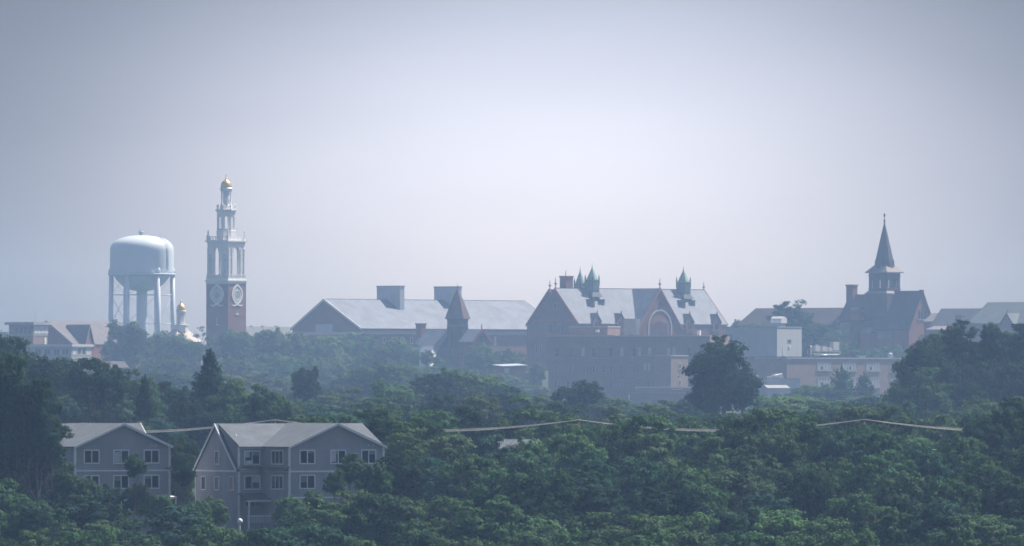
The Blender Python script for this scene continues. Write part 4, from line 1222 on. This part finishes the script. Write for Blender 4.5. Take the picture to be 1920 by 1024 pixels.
def street_lamp():
    T = Thing('street_lamp', 450, 890, 0, 'white capped lamp on a thin pole in front of the larger house porch', 'street lamp')
    mb = T.mb(); mb.tube((0, 0, T.pyG + 1), (0, 0, 979), 1.1, .8, 10); mb.build('pole', M_STEEL, T)
    mb = T.mb(); mb.lathe(0, 0, [(1.2, 981), (4.8, 979.4), (5.2, 977.5), (4.2, 974.5), (2, 972.6), (.3, 972)], 18); mb.build('lamp_shade', M_WHITE, T)
    mb = T.mb(); mb.lathe(0, 0, [(1.4, 984), (2.6, 982.6), (2.6, 980.2)], 12); mb.build('bulb', M_BLIND, T)
street_lamp()

# ------------------------------------------------------------------ power line
def power_line():
    Y0 = 1042; Y = far(Y0)
    poles = [(-60, 793), (515, 787), (1085, 787), (1620, 786), (2180, 790)]
    s = Y / FPX
    lab = ['timber utility pole hidden beyond the left edge trees', 'timber utility pole behind the roof of the larger clapboard house', 'timber utility pole at the middle peak of the power line', 'timber utility pole where the power line peaks above the right-hand wood', 'timber utility pole beyond the right edge trees']
    for k, (px, py) in enumerate(poles):
        if k in (0, 4): continue
        T = Thing('utility_pole', px, Y0, 0, lab[k], 'utility pole', 'utility poles of the power line')
        mb = T.mb(); mb.tube((0, 0, T.pyG + 3), (0, 0, py + 1.2), 2.2, 1.5, 10); mb.build('pole', M_POLE, T)
        mb = T.mb(); mb.box(-1.2, 1.2, -16, 16, py + 2.0, py + 3.8); mb.build('crossarm', M_POLE, T)
        for v in (-14, 0, 14):
            q = T.mb(); q.lathe(0, v, [(.6, py + 2.1), (1.0, py + 1.2), (.5, py + .2)], 8); q.build('insulator', M_CONCRETE, T)
    segs = ['between the left edge and the larger house', 'between the larger house and the middle peak', 'between the middle peak and the right peak', 'between the right peak and the right edge']
    for j in range(4):
        (x0, p0), (x1, p1) = poles[j], poles[j + 1]
        for k, (v, drop, ex) in enumerate(((-14, 0, 0), (0, .5, 1.6), (14, .2, 3.2))):
            sag = 19 + ex
            pts = []
            for i in range(41):
                t = i / 40
                pts.append(((x0 + (x1 - x0) * t), p0 + (p1 - p0) * t + drop + 4 * sag * t * (1 - t)))
            A = world_pt(x0, p0, Y)
            V = [];F = []
            for i, (px, py) in enumerate(pts):
                w = world_pt(px, py, Y)
                w.y += v * s
                for q in range(6):
                    a = q * math.pi / 3
                    V.append((w.x, w.y + 0.028 * math.cos(a), w.z + .028 * math.sin(a)))
            for i in range(40):
                for q in range(6):
                    F.append((i * 6 + q, i * 6 + (q + 1) % 6, (i + 1) * 6 + (q + 1) % 6, (i + 1) * 6 + q))
            mb = MB(); mb.add(V, F, True)
            o = mb.build('power_cable', M_CABLE)
            tag(o, '%s power cable sagging %s' % (('nearest', 'middle', 'farthest')[k], segs[j]), 'power cable', 'cables of the power line')
    # lower service wires seen in two gaps of the wood
    for n, (x0, x1, p0, p1, lb) in enumerate(((1490, 1590, 842, 834, 'upper thin service wire in the tree gap below the right peak'), (1525, 1590, 839, 846, 'lower thin service wire in the tree gap below the right peak'), (1740, 1830, 842, 846, 'upper of two thin wires in the gap by the right edge trees'), (1740, 1830, 854, 857, 'lower of two thin wires in the gap by the right edge trees'))):
        mb = MB(); V = []; F = []
        for i in range(13):
            t = i / 12
            w = world_pt(x0 + (x1 - x0) * t, p0 + (p1 - p0) * t + 6 * t * (1 - t), far(1025))
            for q in range(5):
                a = q * 2 * math.pi / 5; V.append((w.x, w.y + .03 * math.cos(a), w.z + .03 * math.sin(a)))
        for i in range(12):
            for q in range(5): F.append((i * 5 + q, i * 5 + (q + 1) % 5, (i + 1) * 5 + (q + 1) % 5, (i + 1) * 5 + q))
        mb.add(V, F, True); o = mb.build('service_wire', M_CABLE); tag(o, lb, 'wire', 'service wires')
power_line()
# ------------------------------------------------------------------ trees
def leaf_material():
    m = bpy.data.materials.new('tree leaves'); m.use_nodes = True
    N, L = m.node_tree.nodes, m.node_tree.links
    N.clear()
    out = N.new('ShaderNodeOutputMaterial')
    oi = N.new('ShaderNodeObjectInfo')
    ge = N.new('ShaderNodeNewGeometry')
    tcn = N.new('ShaderNodeTexCoord')
    n1 = N.new('ShaderNodeTexNoise'); n1.inputs['Scale'].default_value = 4.5; n1.inputs['Detail'].default_value = 2
    L.new(tcn.outputs['Object'], n1.inputs['Vector'])
    hsv = N.new('ShaderNodeHueSaturation')
    L.new(oi.outputs['Color'], hsv.inputs['Color'])
    r1 = N.new('ShaderNodeMapRange'); L.new(n1.outputs['Fac'], r1.inputs[0])
    r1.inputs['From Min'].default_value = .3; r1.inputs['From Max'].default_value = .7
    r1.inputs['To Min'].default_value = .515; r1.inputs['To Max'].default_value = .485
    L.new(r1.outputs[0], hsv.inputs['Hue'])
    r2 = N.new('ShaderNodeMapRange'); L.new(ge.outputs['Random Per Island'], r2.inputs[0])
    r2.inputs['To Min'].default_value = .72; r2.inputs['To Max'].default_value = 1.3
    L.new(r2.outputs[0], hsv.inputs['Value'])
    hsv.inputs['Saturation'].default_value = 1.0
    d = N.new('ShaderNodeBsdfDiffuse'); t = N.new('ShaderNodeBsdfTranslucent')
    L.new(hsv.outputs[0], d.inputs['Color'])
    tt = N.new('ShaderNodeMix'); tt.data_type = 'RGBA'; tt.blend_type = 'MULTIPLY'; tt.inputs[0].default_value = 1
    L.new(hsv.outputs[0], tt.inputs[6]); tt.inputs[7].default_value = (1.1, 1.25, .6, 1)
    L.new(tt.outputs[2], t.inputs['Color'])
    mx = N.new('ShaderNodeMixShader'); mx.inputs[0].default_value = .22
    L.new(d.outputs[0], mx.inputs[1]); L.new(t.outputs[0], mx.inputs[2])
    L.new(mx.outputs[0], out.inputs['Surface'])
    return m
M_LEAF = leaf_material()

def leaf_mesh(name, P, Nn, S, rng, aspect=1.5):
    """one rhombic leaf spray per point; Nn = facing, S = size"""
    n = len(P)
    Nn = Nn / (np.linalg.norm(Nn, axis=1, keepdims=True) + 1e-9)
    R = rng.normal(size=(n, 3))
    T1 = np.cross(Nn, R); T1 /= np.linalg.norm(T1, axis=1, keepdims=True) + 1e-9
    T2 = np.cross(Nn, T1)
    S = S[:, None]
    a = T1 * S * aspect * .5; b = T2 * S * .5
    bend = Nn * S * rng.uniform(-.25, .25, size=(n, 1))
    V = np.stack([P - a, P - b * 1.0 + bend, P + a, P + b * 1.0 + bend], axis=1).reshape(-1, 3)
    me = bpy.data.meshes.new(name)
    me.vertices.add(4 * n); me.vertices.foreach_set('co', V.astype(np.float32).ravel())
    me.loops.add(4 * n); me.loops.foreach_set('vertex_index', np.arange(4 * n, dtype=np.int32))
    me.polygons.add(n)
    me.polygons.foreach_set('loop_start', np.arange(0, 4 * n, 4, dtype=np.int32))
    me.polygons.foreach_set('loop_total', np.full(n, 4, dtype=np.int32))
    me.update(calc_edges=True); me.validate()
    me.materials.append(M_LEAF)
    return me

def sphere_pts(rng, n):
    v = rng.normal(size=(n, 3)); return v / np.linalg.norm(v, axis=1, keepdims=True)

def broadleaf(seed, kind, n_leaf=12000, leaf=.030):
    """unit crown: about 1 wide, from z = .1 to 1"""
    rng = np.random.default_rng(seed)
    big = []
    if kind == 'round':
        nb, zc, zr, xr, fl = 24, .56, .33, .36, .85
    elif kind == 'tall':
        nb, zc, zr, xr, fl = 26, .54, .40, .32, .9
    elif kind == 'layered':
        nb, zc, zr, xr, fl = 28, .55, .38, .39, .42
    elif kind == 'ragged':
        nb, zc, zr, xr, fl = 21, .56, .40, .40, .6
    else:                       # sparse, flat sprays
        nb, zc, zr, xr, fl = 15, .62, .32, .38, .35
    pts = sphere_pts(rng, nb * 3)
    chosen = []
    for p in pts:               # spread the big lobes evenly
        if len(chosen) >= nb: break
        if all(np.linalg.norm(p - q) > (.5 if kind != 'ragged' else .42) for q in chosen): chosen.append(p)
    i = 0
    while len(chosen) < nb: chosen.append(pts[-1 - i]); i += 1
    for p in chosen:
        k = rng.uniform(.62, 1.0) if kind not in ('ragged', 'sparse') else rng.uniform(.5, 1.12)
        if p[2] < -.2: k *= .95
        shape = 1.0 - .18 * max(0, p[2]) if kind in ('round', 'layered') else 1.0 - .3 * max(0, p[2])
        c = np.array([p[0] * xr * k * shape, p[1] * xr * k * shape, zc + p[2] * zr * k])
        r = rng.uniform(.10, .17) * (1.0 if kind != 'sparse' else .8)
        big.append((c, r))
    for _ in range(4): big.append((np.array([rng.uniform(-.12, .12), rng.uniform(-.12, .12), zc + rng.uniform(-.2, .15)]), .2))
    centres, radii, outs = [], [], []
    for c, r in big:
        ns = 9
        for q in sphere_pts(rng, ns):
            centres.append(c + q * np.array([1, 1, fl]) * r * rng.uniform(.55, 1.05))
            radii.append(r * rng.uniform(.30, .52)); outs.append(q)
    centres = np.array(centres); radii = np.array(radii)
    w = radii ** 2; w /= w.sum()
    idx = rng.choice(len(centres), size=n_leaf, p=w)
    d = sphere_pts(rng, n_leaf)
    rr = rng.uniform(0, 1, n_leaf) ** .4
    P = centres[idx] + d * (radii[idx] * rr)[:, None] * np.array([1.15, 1.15, .75 if fl > .5 else .5])
    # scattered outer sprays so that the edge is uneven
    m = n_leaf // 22
    j = rng.choice(n_leaf, m, replace=False)
    P[j] += d[j] * (radii[idx][j] * rng.uniform(.3, 1.0, m))[:, None]
    P[:, 2] = np.clip(P[:, 2], .03, 1.02)
    cen = np.array([0, 0, zc])
    o = P - cen
    o /= np.linalg.norm(o, axis=1, keepdims=True) + 1e-6
    Nn = d * .95 + o * .6 + np.array([0, 0, .30]) + rng.normal(size=P.shape) * .28
    S = rng.uniform(.6, 1.35, n_leaf) * leaf
    # normalise extent
    P[:, :2] /= np.percentile(np.abs(P[:, :2]), 99.3) * 2
    zmin, zmax = P[:, 2].min(), np.percentile(P[:, 2], 99.9)
    P[:, 2] = .08 + (P[:, 2] - zmin) / (zmax - zmin) * .92
    return leaf_mesh(kind + '_crown', P, Nn, S, rng)

def spruce(seed, n_leaf=15000, pine=False):
    rng = np.random.default_rng(seed)
    P, Nn, S = [], [], []
    levels = 34 if not pine else 13
    for k in range(levels):
        t = k / (levels - 1)
        z = .07 + .9 * t
        L = .5 * (1 - t) ** (.66 if not pine else .4) * rng.uniform(.82, 1.1) + .012
        nb = int(7 + 9 * (1 - t)) if not pine else 6
        for b in range(nb):
            a = 2 * math.pi * (b + rng.uniform(-.4, .4)) / nb + k * 1.1
            Lb = L * rng.uniform(.7, 1.12)
            m = max(10, int(n_leaf / (levels * nb) * (Lb / .28)))
            s = rng.uniform(.08, 1, m) ** .75
            side = rng.normal(size=m) * .085 * Lb * 2 * (1 - s * .55)
            droop = -.10 * s * Lb * 1.4 + (.05 * s ** 3) * (1 if not pine else 2.5)
            x = s * Lb * math.cos(a) - side * math.sin(a)
            y = s * Lb * math.sin(a) + side * math.cos(a)
            P.append(np.stack([x, y, z + droop + rng.normal(size=m) * (.008 if not pine else .018)], 1))
            Nn.append(np.stack([np.cos(a) * .4 + rng.normal(size=m) * .4, np.sin(a) * .4 + rng.normal(size=m) * .4, .8 + rng.normal(size=m) * .3], 1))
            S.append(np.full(m, .022 if not pine else .03) * rng.uniform(.6, 1.3, m))
    m = 160
    P.append(np.stack([rng.normal(size=m) * .008, rng.normal(size=m) * .008, rng.uniform(.88, 1.0, m)], 1)); Nn.append(sphere_pts(rng, m)); S.append(np.full(m, .018))
    return leaf_mesh('needle_crown', np.concatenate(P), np.concatenate(Nn), np.concatenate(S), rng, 2.4)

def limb_mesh(seed, conifer=False):
    """unit trunk with tapering limbs, height 1, width 1"""
    rng = random.Random(seed)
    mb = MB()
    mb.V = []; 
    def tube(a, b, r0, r1, n=7):
        a, b = Vector(a), Vector(b); d = (b - a).normalized(); s = d.orthogonal().normalized(); t = d.cross(s)
        V = []
        for c, r in ((a, r0), (b, r1)):
            for i in range(n):
                w = 2 * math.pi * i / n; V.append(tuple(c + s * (r * math.cos(w)) + t * (r * math.sin(w))))
        mb.add(V, [(i, (i + 1) % n, (i + 1) % n + n, i + n) for i in range(n)], True)
    if conifer:
        tube((0, 0, -.04), (0, 0, .5), .022, .014); tube((0, 0, .5), (0, 0, .97), .014, .003)
    else:
        p = Vector((0, 0, -.05)); r = .035
        for k in range(4):
            q = p + Vector((rng.uniform(-.03, .03), rng.uniform(-.03, .03), .18))
            tube(p, q, r, r * .8); p = q; r *= .8
            if k:
                for j in range(3):
                    a = rng.uniform(0, 6.28); e = p + Vector((math.cos(a) * .22, math.sin(a) * .22, rng.uniform(.08, .2)))
                    tube(p, e, r * .55, r * .3, 6)
                    for l in range(2):
                        b = a + rng.uniform(-.9, .9); f = e + Vector((math.cos(b) * .14, math.sin(b) * .14, rng.uniform(.03, .14)))
                        tube(e, f, r * .3, r * .08, 5)
    me = bpy.data.meshes.new('trunk'); me.from_pydata(mb.V, [], mb.F)
    me.polygons.foreach_set('use_smooth', [True] * len(mb.F)); me.materials.append(M_BARK)
    return me

CROWNS = {
    'round': [broadleaf(11, 'round'), broadleaf(12, 'round'), broadleaf(13, 'round')],
    'tall': [broadleaf(21, 'tall'), broadleaf(22, 'tall')],
    'layered': [broadleaf(31, 'layered'), broadleaf(32, 'layered'), broadleaf(33, 'layered')],
    'ragged': [broadleaf(41, 'ragged'), broadleaf(42, 'ragged'), broadleaf(43, 'ragged')],
    'sparse': [broadleaf(51, 'sparse', 2600)],
    'spruce': [spruce(61)],
    'pine': [spruce(71, 5200, True)],
}
TRUNKS = [limb_mesh(1), limb_mesh(2), limb_mesh(3)]
TRUNK_C = limb_mesh(4, True)
LEAFCOL = {'dark green': (.034, .066, .036), 'green': (.070, .130, .060), 'bright green': (.098, .170, .072),
           'blue-green': (.042, .092, .062), 'olive green': (.085, .132, .062)}
SHAPE = {'round': 'round-crowned', 'tall': 'tall oval', 'layered': 'feathery layered', 'ragged': 'ragged-topped', 'sparse': 'thin open', 'spruce': 'pointed', 'pine': 'flat-sprayed'}
ORD = 'first second third fourth fifth sixth seventh eighth ninth tenth eleventh twelfth thirteenth fourteenth fifteenth sixteenth seventeenth eighteenth nineteenth twentieth'.split()
def ordinal(n):
    if n < 20: return ORD[n]
    tens = ['', '', 'twenty', 'thirty', 'forty'][(n + 1) // 10]
    return 'twentieth thirtieth fortieth'.split()[(n + 1) // 10 - 2] if (n + 1) % 10 == 0 else tens + '-' + ORD[(n + 1) % 10 - 1]

trng = random.Random(7)
ROWS = {}
N_TREES = 0
def tree(row, px, top, w, Y, kind='round', col='green', label=None, zb=None):
    """one tree: crown top at py, crown width in px"""
    global N_TREES
    N_TREES += 1
    Y = far(Y)
    s = Y / FPX
    x = (px - 960) * s
    z = ground_h(x, Y) if zb is None else zb
    H = world_pt(px, top, Y).z - z
    W = w * s
    name = {'spruce': 'spruce_tree', 'pine': 'pine_tree'}.get(kind, 'broadleaf_tree')
    o = bpy.data.objects.new(name, None); COL.objects.link(o)
    o.location = (x, Y, z)
    o.rotation_euler = (0, 0, trng.uniform(0, 6.283))
    o.scale = (W, W * trng.uniform(.92, 1.08), H)
    tag(o, label, 'tree', None if row == 'x' else row)
    me = trng.choice(CROWNS[kind])
    c = bpy.data.objects.new('crown', me); COL.objects.link(c); c.parent = o
    b = LEAFCOL[col]; k = trng.uniform(.86, 1.16)
    cap = {'tall': 1.5, 'spruce': 9, 'pine': 9, 'sparse': 1.2}.get(kind, 1.12)
    if H / W > cap:                     # a tall tree keeps a broad crown on a bare lower trunk
        f = cap * W / H
        c.scale = (1, 1, f); c.location = (0, 0, 1 - f)
    c.color = (b[0] * k * trng.uniform(.9, 1.12), b[1] * k, b[2] * k * trng.uniform(.85, 1.15), 1)
    t = bpy.data.objects.new('trunk', TRUNK_C if kind in ('spruce', 'pine') else trng.choice(TRUNKS)); COL.objects.link(t); t.parent = o
    if label is None:
        ROWS.setdefault(row, []).append((px, o, kind, col))
    return o

def pick(dark=.4):
    kind = trng.choice(['round', 'layered', 'ragged', 'layered', 'tall'])
    col = trng.choice(['dark green', 'blue-green', 'green']) if trng.random() < dark else trng.choice(['green', 'green', 'olive green', 'bright green'])
    return kind, col

def listed(row, Y, lst, dark=.4, jit=25):
    for e in lst:
        px, top, w = e[:3]
        k, c = pick(dark)
        if len(e) > 3 and e[3]: k = e[3]
        if len(e) > 4 and e[4]: c = e[4]
        tree(row, px, top, w, Y + trng.uniform(-jit, jit), k, c)

# far trees round the campus buildings
listed('tall hazy trees by the clock tower', 2400, [(190, 642, 62, 'tall', 'dark green'), (236, 600, 98, 'round', 'dark green'), (282, 626, 80), (325, 621, 98, 'round', 'green'), (374, 612, 56, 'sparse', 'green'), (430, 619, 104, 'round', 'green'), (474, 626, 80), (512, 615, 78, 'round'), (560, 623, 92), (610, 630, 84), (655, 624, 92), (700, 629, 88), (746, 634, 88), (788, 655, 64)], .2, 20)
listed('hazy trees under the stone turret', 2380, [(905, 646, 84, 'round', 'green'), (952, 654, 70, 'round', 'green'), (984, 688, 50, 'round', 'green'), (845, 690, 66, None, 'green')], .1, 10)
listed('hazy trees in front of the long hall', 2180, [(262, 668, 96), (322, 664, 100), (382, 668, 96), (440, 672, 96), (500, 664, 100), (560, 668, 100), (620, 672, 96), (680, 668, 100), (736, 672, 96), (790, 686, 90), (838, 702, 84), (882, 694, 90), (928, 700, 90), (968, 706, 84), (1008, 722, 80), (150, 690, 90), (205, 694, 90)], 0, 25)
listed('hazy trees around the spired hall', 2470, [(1440, 604, 56, 'round', 'bright green'), (1410, 606, 50, 'round', 'bright green'), (1486, 562, 84, 'sparse', 'dark green'), (1478, 566, 76, 'layered', 'dark green'), (1500, 582, 70, 'layered', 'dark green'), (1530, 606, 70, 'layered', 'dark green'), (1566, 622, 78, 'ragged', 'green'), (1598, 640, 66, 'ragged', 'dark green'), (1632, 655, 66, 'round', 'green'), (1672, 648, 60, 'round', 'green'), (1530, 645, 80, None, 'green'), (1700, 655, 60, 'round', 'bright green'), (1576, 600, 40, 'sparse', 'green')], .4, 12)
tree('x', 800, 656, 30, 2320, 'ragged', 'green', 'slim hazy tree half covering the white gabled house')
tree('x', 822, 668, 36, 2315, 'ragged', 'green', 'low hazy tree at the right foot of the white gabled house')
tree('x', 1386, 599, 40, 2700, 'round', 'bright green', 'small sunlit tree top between the red hall and the metal clad block', zb=0)
tree('x', 1008, 680, 34, 2300, 'tall', 'green', 'narrow hazy tree against the left corner of the brown block')
listed('pale trees halfway up the slope', 1950, [(500, 700, 110), (560, 705, 110), (622, 712, 104), (668, 690, 110), (718, 680, 120, 'round', 'green'), (770, 688, 118), (700, 712, 110), (760, 716, 110), (828, 712, 104), (880, 720, 100), (1440, 752, 90), (1480, 738, 100, 'round', 'green'), (1528, 720, 112, 'round', 'green'), (1578, 693, 82, 'pine', 'blue-green'), (1620, 704, 56, 'pine', 'blue-green'), (1660, 742, 84), (1610, 742, 90), (1560, 730, 84, 'round', 'dark green'), (300, 700, 110), (360, 706, 110), (430, 702, 110)], .1, 35)
listed('trees in the middle of the slope', 1580, [(575, 687, 66, 'round', 'dark green'), (545, 735, 70), (612, 735, 90), (660, 728, 100), (735, 712, 116), (795, 702, 112), (858, 690, 122, 'round', 'olive green'), (906, 704, 100), (950, 722, 96), (1000, 738, 92), (1040, 748, 74), (1098, 713, 124, 'round', 'dark green'), (1146, 745, 86, 'round', 'green'), (1200, 756, 96), (1252, 750, 90), (1292, 744, 70), (1422, 766, 84), (1452, 742, 116, 'round', 'bright green'), (1504, 744, 104, 'round', 'bright green'), (1560, 752, 100), (1610, 760, 90), (1640, 742, 90), (1680, 745, 90)], .35, 40)
tree('x', 1357, 640, 128, 1500, 'round', 'dark green', 'big dark oak standing tall before the brown block')
tree('x', 1354, 629, 74, 1508, 'ragged', 'dark green', 'narrow dark crown rising just behind the top of the big oak')
tree('x', 1330, 700, 84, 1505, 'round', 'dark green', 'dark lower tree hugging the left flank of the big oak')
tree('x', 1392, 694, 72, 1495, 'round', 'dark green', 'dark lower tree hugging the right flank of the big oak')
listed('dark wood under the grey roofed halls', 1500, [(1704, 662, 66, 'ragged', 'green'), (1732, 636, 74, 'ragged', 'dark green'), (1764, 622, 70, 'round', 'green'), (1800, 600, 72, 'ragged', 'dark green'), (1786, 650, 90, 'round', 'green'), (1832, 638, 66, 'ragged', 'blue-green'), (1860, 606, 74, 'ragged', 'dark green'), (1893, 622, 66, 'round', 'green'), (1922, 608, 80, 'ragged', 'dark green'), (1830, 668, 100, None, 'dark green'), (1735, 690, 104, 'ragged', 'green'), (1790, 700, 104), (1850, 690, 106, 'round', 'green'), (1905, 680, 106, None, 'dark green'), (1955, 636, 100, None, 'dark green'), (1712, 735, 96), (1772, 744, 104), (1838, 738, 104), (1900, 738, 110), (1690, 712, 70), (1815, 715, 80), (1880, 650, 80, None, 'green'), (1755, 668, 80, None, 'dark green'), (1945, 700, 110), (1750, 765, 104), (1870, 765, 104)], .5, 42)
# left wood
listed('dark wood under the modern block', 1280, [(-60, 660, 120), (-110, 690, 120), (-70, 730, 120), (8, 626, 110, 'round', 'dark green'), (46, 662, 76, 'round', 'dark green'), (84, 668, 80), (124, 670, 84), (166, 671, 84), (206, 680, 84), (238, 692, 80), (268, 708, 80), (302, 716, 80), (338, 724, 76), (30, 700, 110), (84, 715, 110), (146, 718, 110), (205, 730, 110), (262, 745, 100), (318, 756, 100), (60, 752, 110), (130, 760, 100), (200, 768, 100), (15, 735, 120), (105, 742, 100), (175, 748, 100), (235, 758, 100), (290, 772, 100), (345, 785, 90), (0, 770, 120), (15, 665, 100)], .8, 30)
tree('x', 394, 658, 128, 1240, 'spruce', 'blue-green', 'tall pointed dark spruce above the roof of the larger house')
tree('x', 272, 706, 74, 1235, 'spruce', 'dark green', 'smaller dark spruce left of the tall pointed one')
listed('trees near the tall spruce', 1230, [(444, 712, 84, 'ragged', 'bright green'), (484, 722, 84, 'ragged', 'green'), (522, 738, 76, 'ragged', 'bright green'), (550, 752, 60), (350, 745, 80, None, 'dark green'), (440, 756, 96, None, 'green'), (500, 764, 100, None, 'bright green'), (370, 770, 100, None, 'dark green'), (300, 785, 90), (250, 790, 90, None, 'green')], .3, 10)

# wood behind the power line
def run(row, Y, xs, tops, x0, x1, step, w, dark, jt=7, skip=(), jy=14):
    px = x0
    while px <= x1:
        p = px + trng.uniform(-.18, .18) * step
        if not any(a <= p <= b for a, b in skip):
            k, c = pick(dark)
            tree(row, p, float(np.interp(p, xs, tops)) + trng.uniform(-jt, jt), w * trng.uniform(.85, 1.2), Y + trng.uniform(-jy, jy), k, c)
        px += step
XS = [560, 640, 700, 760, 820, 900, 960, 1030, 1100, 1180, 1260, 1340, 1420, 1500, 1580, 1650, 1720, 1800, 1860, 1940]
run('upper rank behind the power line', 1330, XS, [765, 762, 750, 742, 738, 735, 742, 752, 765, 768, 760, 770, 765, 755, 750, 755, 762, 760, 750, 740], 590, 2060, 78, 104, .4)
run('rank directly behind the power line', 1110, XS, [782, 776, 770, 768, 768, 764, 768, 775, 782, 785, 778, 782, 775, 770, 768, 768, 778, 785, 772, 755], 560, 2080, 80, 116, .4)
# in front of the line, where it is hidden
listed('trees covering the power line', 1012, [(596, 778, 70, 'round', 'green'), (650, 785, 100, None, 'dark green'), (712, 768, 110, None, 'dark green'), (768, 776, 100, None, 'green'), (1160, 780, 110, 'layered', 'bright green'), (1216, 776, 110, 'layered', 'bright green'), (1376, 776, 90, None, 'green'), (1436, 766, 116, 'layered', 'green'), (1492, 772, 104, 'layered', 'green'), (1840, 778, 110, 'round', 'dark green'), (1872, 765, 100, None, 'dark green'), (806, 786, 50, 'round', 'green'), (1912, 746, 120, None, 'dark green'), (335, 815, 76, 'round', 'dark green'), (1086, 798, 70, 'round', 'green'), (1120, 800, 70, 'layered', 'green'), (1052, 812, 70, None, 'green'), (1618, 797, 74, 'round', 'green'), (1655, 806, 70, None, 'green'), (1585, 806, 60, None, 'dark green'), (975, 834, 70, 'round', 'dark green')], .3, 6)
listed('dark trees beside the smaller house', 925, [(-10, 655, 150, 'round', 'dark green'), (56, 706, 110, 'ragged', 'dark green'), (98, 782, 60, 'round', 'dark green'), (20, 750, 130, 'round', 'dark green'), (5, 705, 140, 'ragged', 'dark green'), (70, 765, 90, 'round', 'dark green'), (15, 815, 130, 'round', 'green'), (70, 835, 90, 'round', 'dark green'), (88, 815, 74, 'ragged', 'dark green'), (104, 850, 70, 'round', 'dark green')], 1, 8)
run('rank just below the power line', 990, [740, 820, 930, 970, 1010, 1120, 1260, 1340, 1540, 1810, 1950], [800, 818, 820, 852, 818, 806, 812, 818, 806, 818, 800], 775, 2080, 78, 114, .35, 4)
LIMX = [60, 110, 140, 200, 225, 250, 285, 320, 345, 365, 440, 455, 500, 520, 560, 605, 625, 660, 720, 760, 800]
LIMY = [840, 860, 890, 905, 925, 905, 925, 955, 935, 940, 955, 992, 985, 955, 930, 915, 870, 856, 868, 850, 845]
listed('small trees against the house walls', 905, [(254, 850, 46, 'ragged', 'green'), (345, 862, 50, 'ragged', 'dark green'), (120, 868, 60, None, 'green'), (160, 893, 66, None, 'green'), (205, 908, 60, None, 'dark green'), (262, 905, 60, None, 'dark green'), (300, 925, 56, None, 'green'), (372, 938, 60, None, 'bright green'), (405, 930, 58, 'ragged', 'bright green'), (545, 930, 70, None, 'bright green'), (588, 920, 60, None, 'bright green'), (628, 880, 50, None, 'green'), (655, 850, 60, 'ragged', 'green'), (700, 868, 80, 'ragged', 'green'), (748, 850, 90, None, 'dark green')], .3, 8)
listed('trees between the two houses', 975, [(334, 846, 60, 'round', 'dark green'), (346, 872, 56, 'round', 'green'), (330, 900, 64, 'round', 'dark green'), (350, 918, 56, 'round', 'green'), (336, 945, 60, 'round', 'green')], 1, 3)
bands = [('fourth tree rank from the bottom', 945, 858, 138, .4, 13), ('third tree rank from the bottom', 893, 906, 150, .5, 16),
         ('second tree rank from the bottom', 850, 954, 156, .5, 16)]
for n, (row, Y, base, w, dk, jt) in enumerate(bands):
    px = -130 + (n % 2) * 34
    step = 94
    while px < 2070:
        p = px + trng.uniform(-.2, .2) * step
        t = base + trng.uniform(-jt, jt) * 1.7
        lo = 0
        for q in (p - w * .3, p, p + w * .3):
            if 60 < q < 800: lo = max(lo, float(np.interp(q, LIMX, LIMY)) + 4)
        t = max(t, lo)
        px += step
        if 100 < p < 790 and (Y > 925 or t > base + 45): continue
        k, c = pick(.92 if p < 420 else .75 if p > 1680 else dk)  # darker leaves towards both sides: vignette shade put into the leaf colour
        tree(row, p, t, w * trng.uniform(.85, 1.15), Y + trng.uniform(-10, 10), k, c)
px = -110
while px < 2060:
    k, c = pick(.92 if px < 420 else .75 if px > 1680 else .6)  # same side darkening, carried by the choice of leaf colour
    tree('tree tops cut by the bottom edge', px + trng.uniform(-20, 20), 996 + trng.uniform(-14, 14), 140, 800 + trng.uniform(-6, 6), k, c)
    px += 100
for row, lst in ROWS.items():
    lst.sort(key=lambda e: e[0])
    seen, lo, hi = 0, 0, 0
    for px, o, kind, col in lst:
        kd = {'spruce': 'spruce', 'pine': 'pine'}.get(kind, 'tree')
        if px < -25:
            o['label'] = '%s %s, %s beyond the left edge, %s' % (SHAPE[kind], kd, ordinal(lo), row); lo += 1
        elif px > 1945:
            o['label'] = '%s %s, %s beyond the right edge, %s' % (SHAPE[kind], kd, ordinal(hi), row); hi += 1
        else:
            o['label'] = '%s %s, %s from left, %s' % (SHAPE[kind], kd, ordinal(seen), row); seen += 1
# ------------------------------------------------------------------ summer haze
def build_haze():
    m = bpy.data.materials.new('summer haze'); m.use_nodes = True
    N, L = m.node_tree.nodes, m.node_tree.links
    N.clear()
    out = N.new('ShaderNodeOutputMaterial')
    pv = N.new('ShaderNodeVolumePrincipled')
    pv.inputs['Color'].default_value = (*HAZE_COLOR, 1)
    pv.inputs['Absorption Color'].default_value = (1, 1, 1, 1)
    pv.inputs['Density'].default_value = HAZE_DENSITY
    pv.inputs['Anisotropy'].default_value = 0.0
    L.new(pv.outputs[0], out.inputs['Volume'])
    m.cycles.homogeneous_volume = True
    x, y0, y1, z0, z1 = 1560, -540, 6660, -33.0, 86
    V = [(-x, y0, z0), (x, y0, z0), (x, y1, z0), (-x, y1, z0), (-x, y0, z1), (x, y0, z1), (x, y1, z1), (-x, y1, z1)]
    me = bpy.data.meshes.new('haze')
    me.from_pydata(V, [], [(0, 3, 2, 1), (4, 5, 6, 7), (0, 1, 5, 4), (1, 2, 6, 5), (2, 3, 7, 6), (3, 0, 4, 7)])
    me.materials.append(m)
    o = bpy.data.objects.new('haze', me); COL.objects.link(o)
    tag(o, kind='stuff')
build_haze()
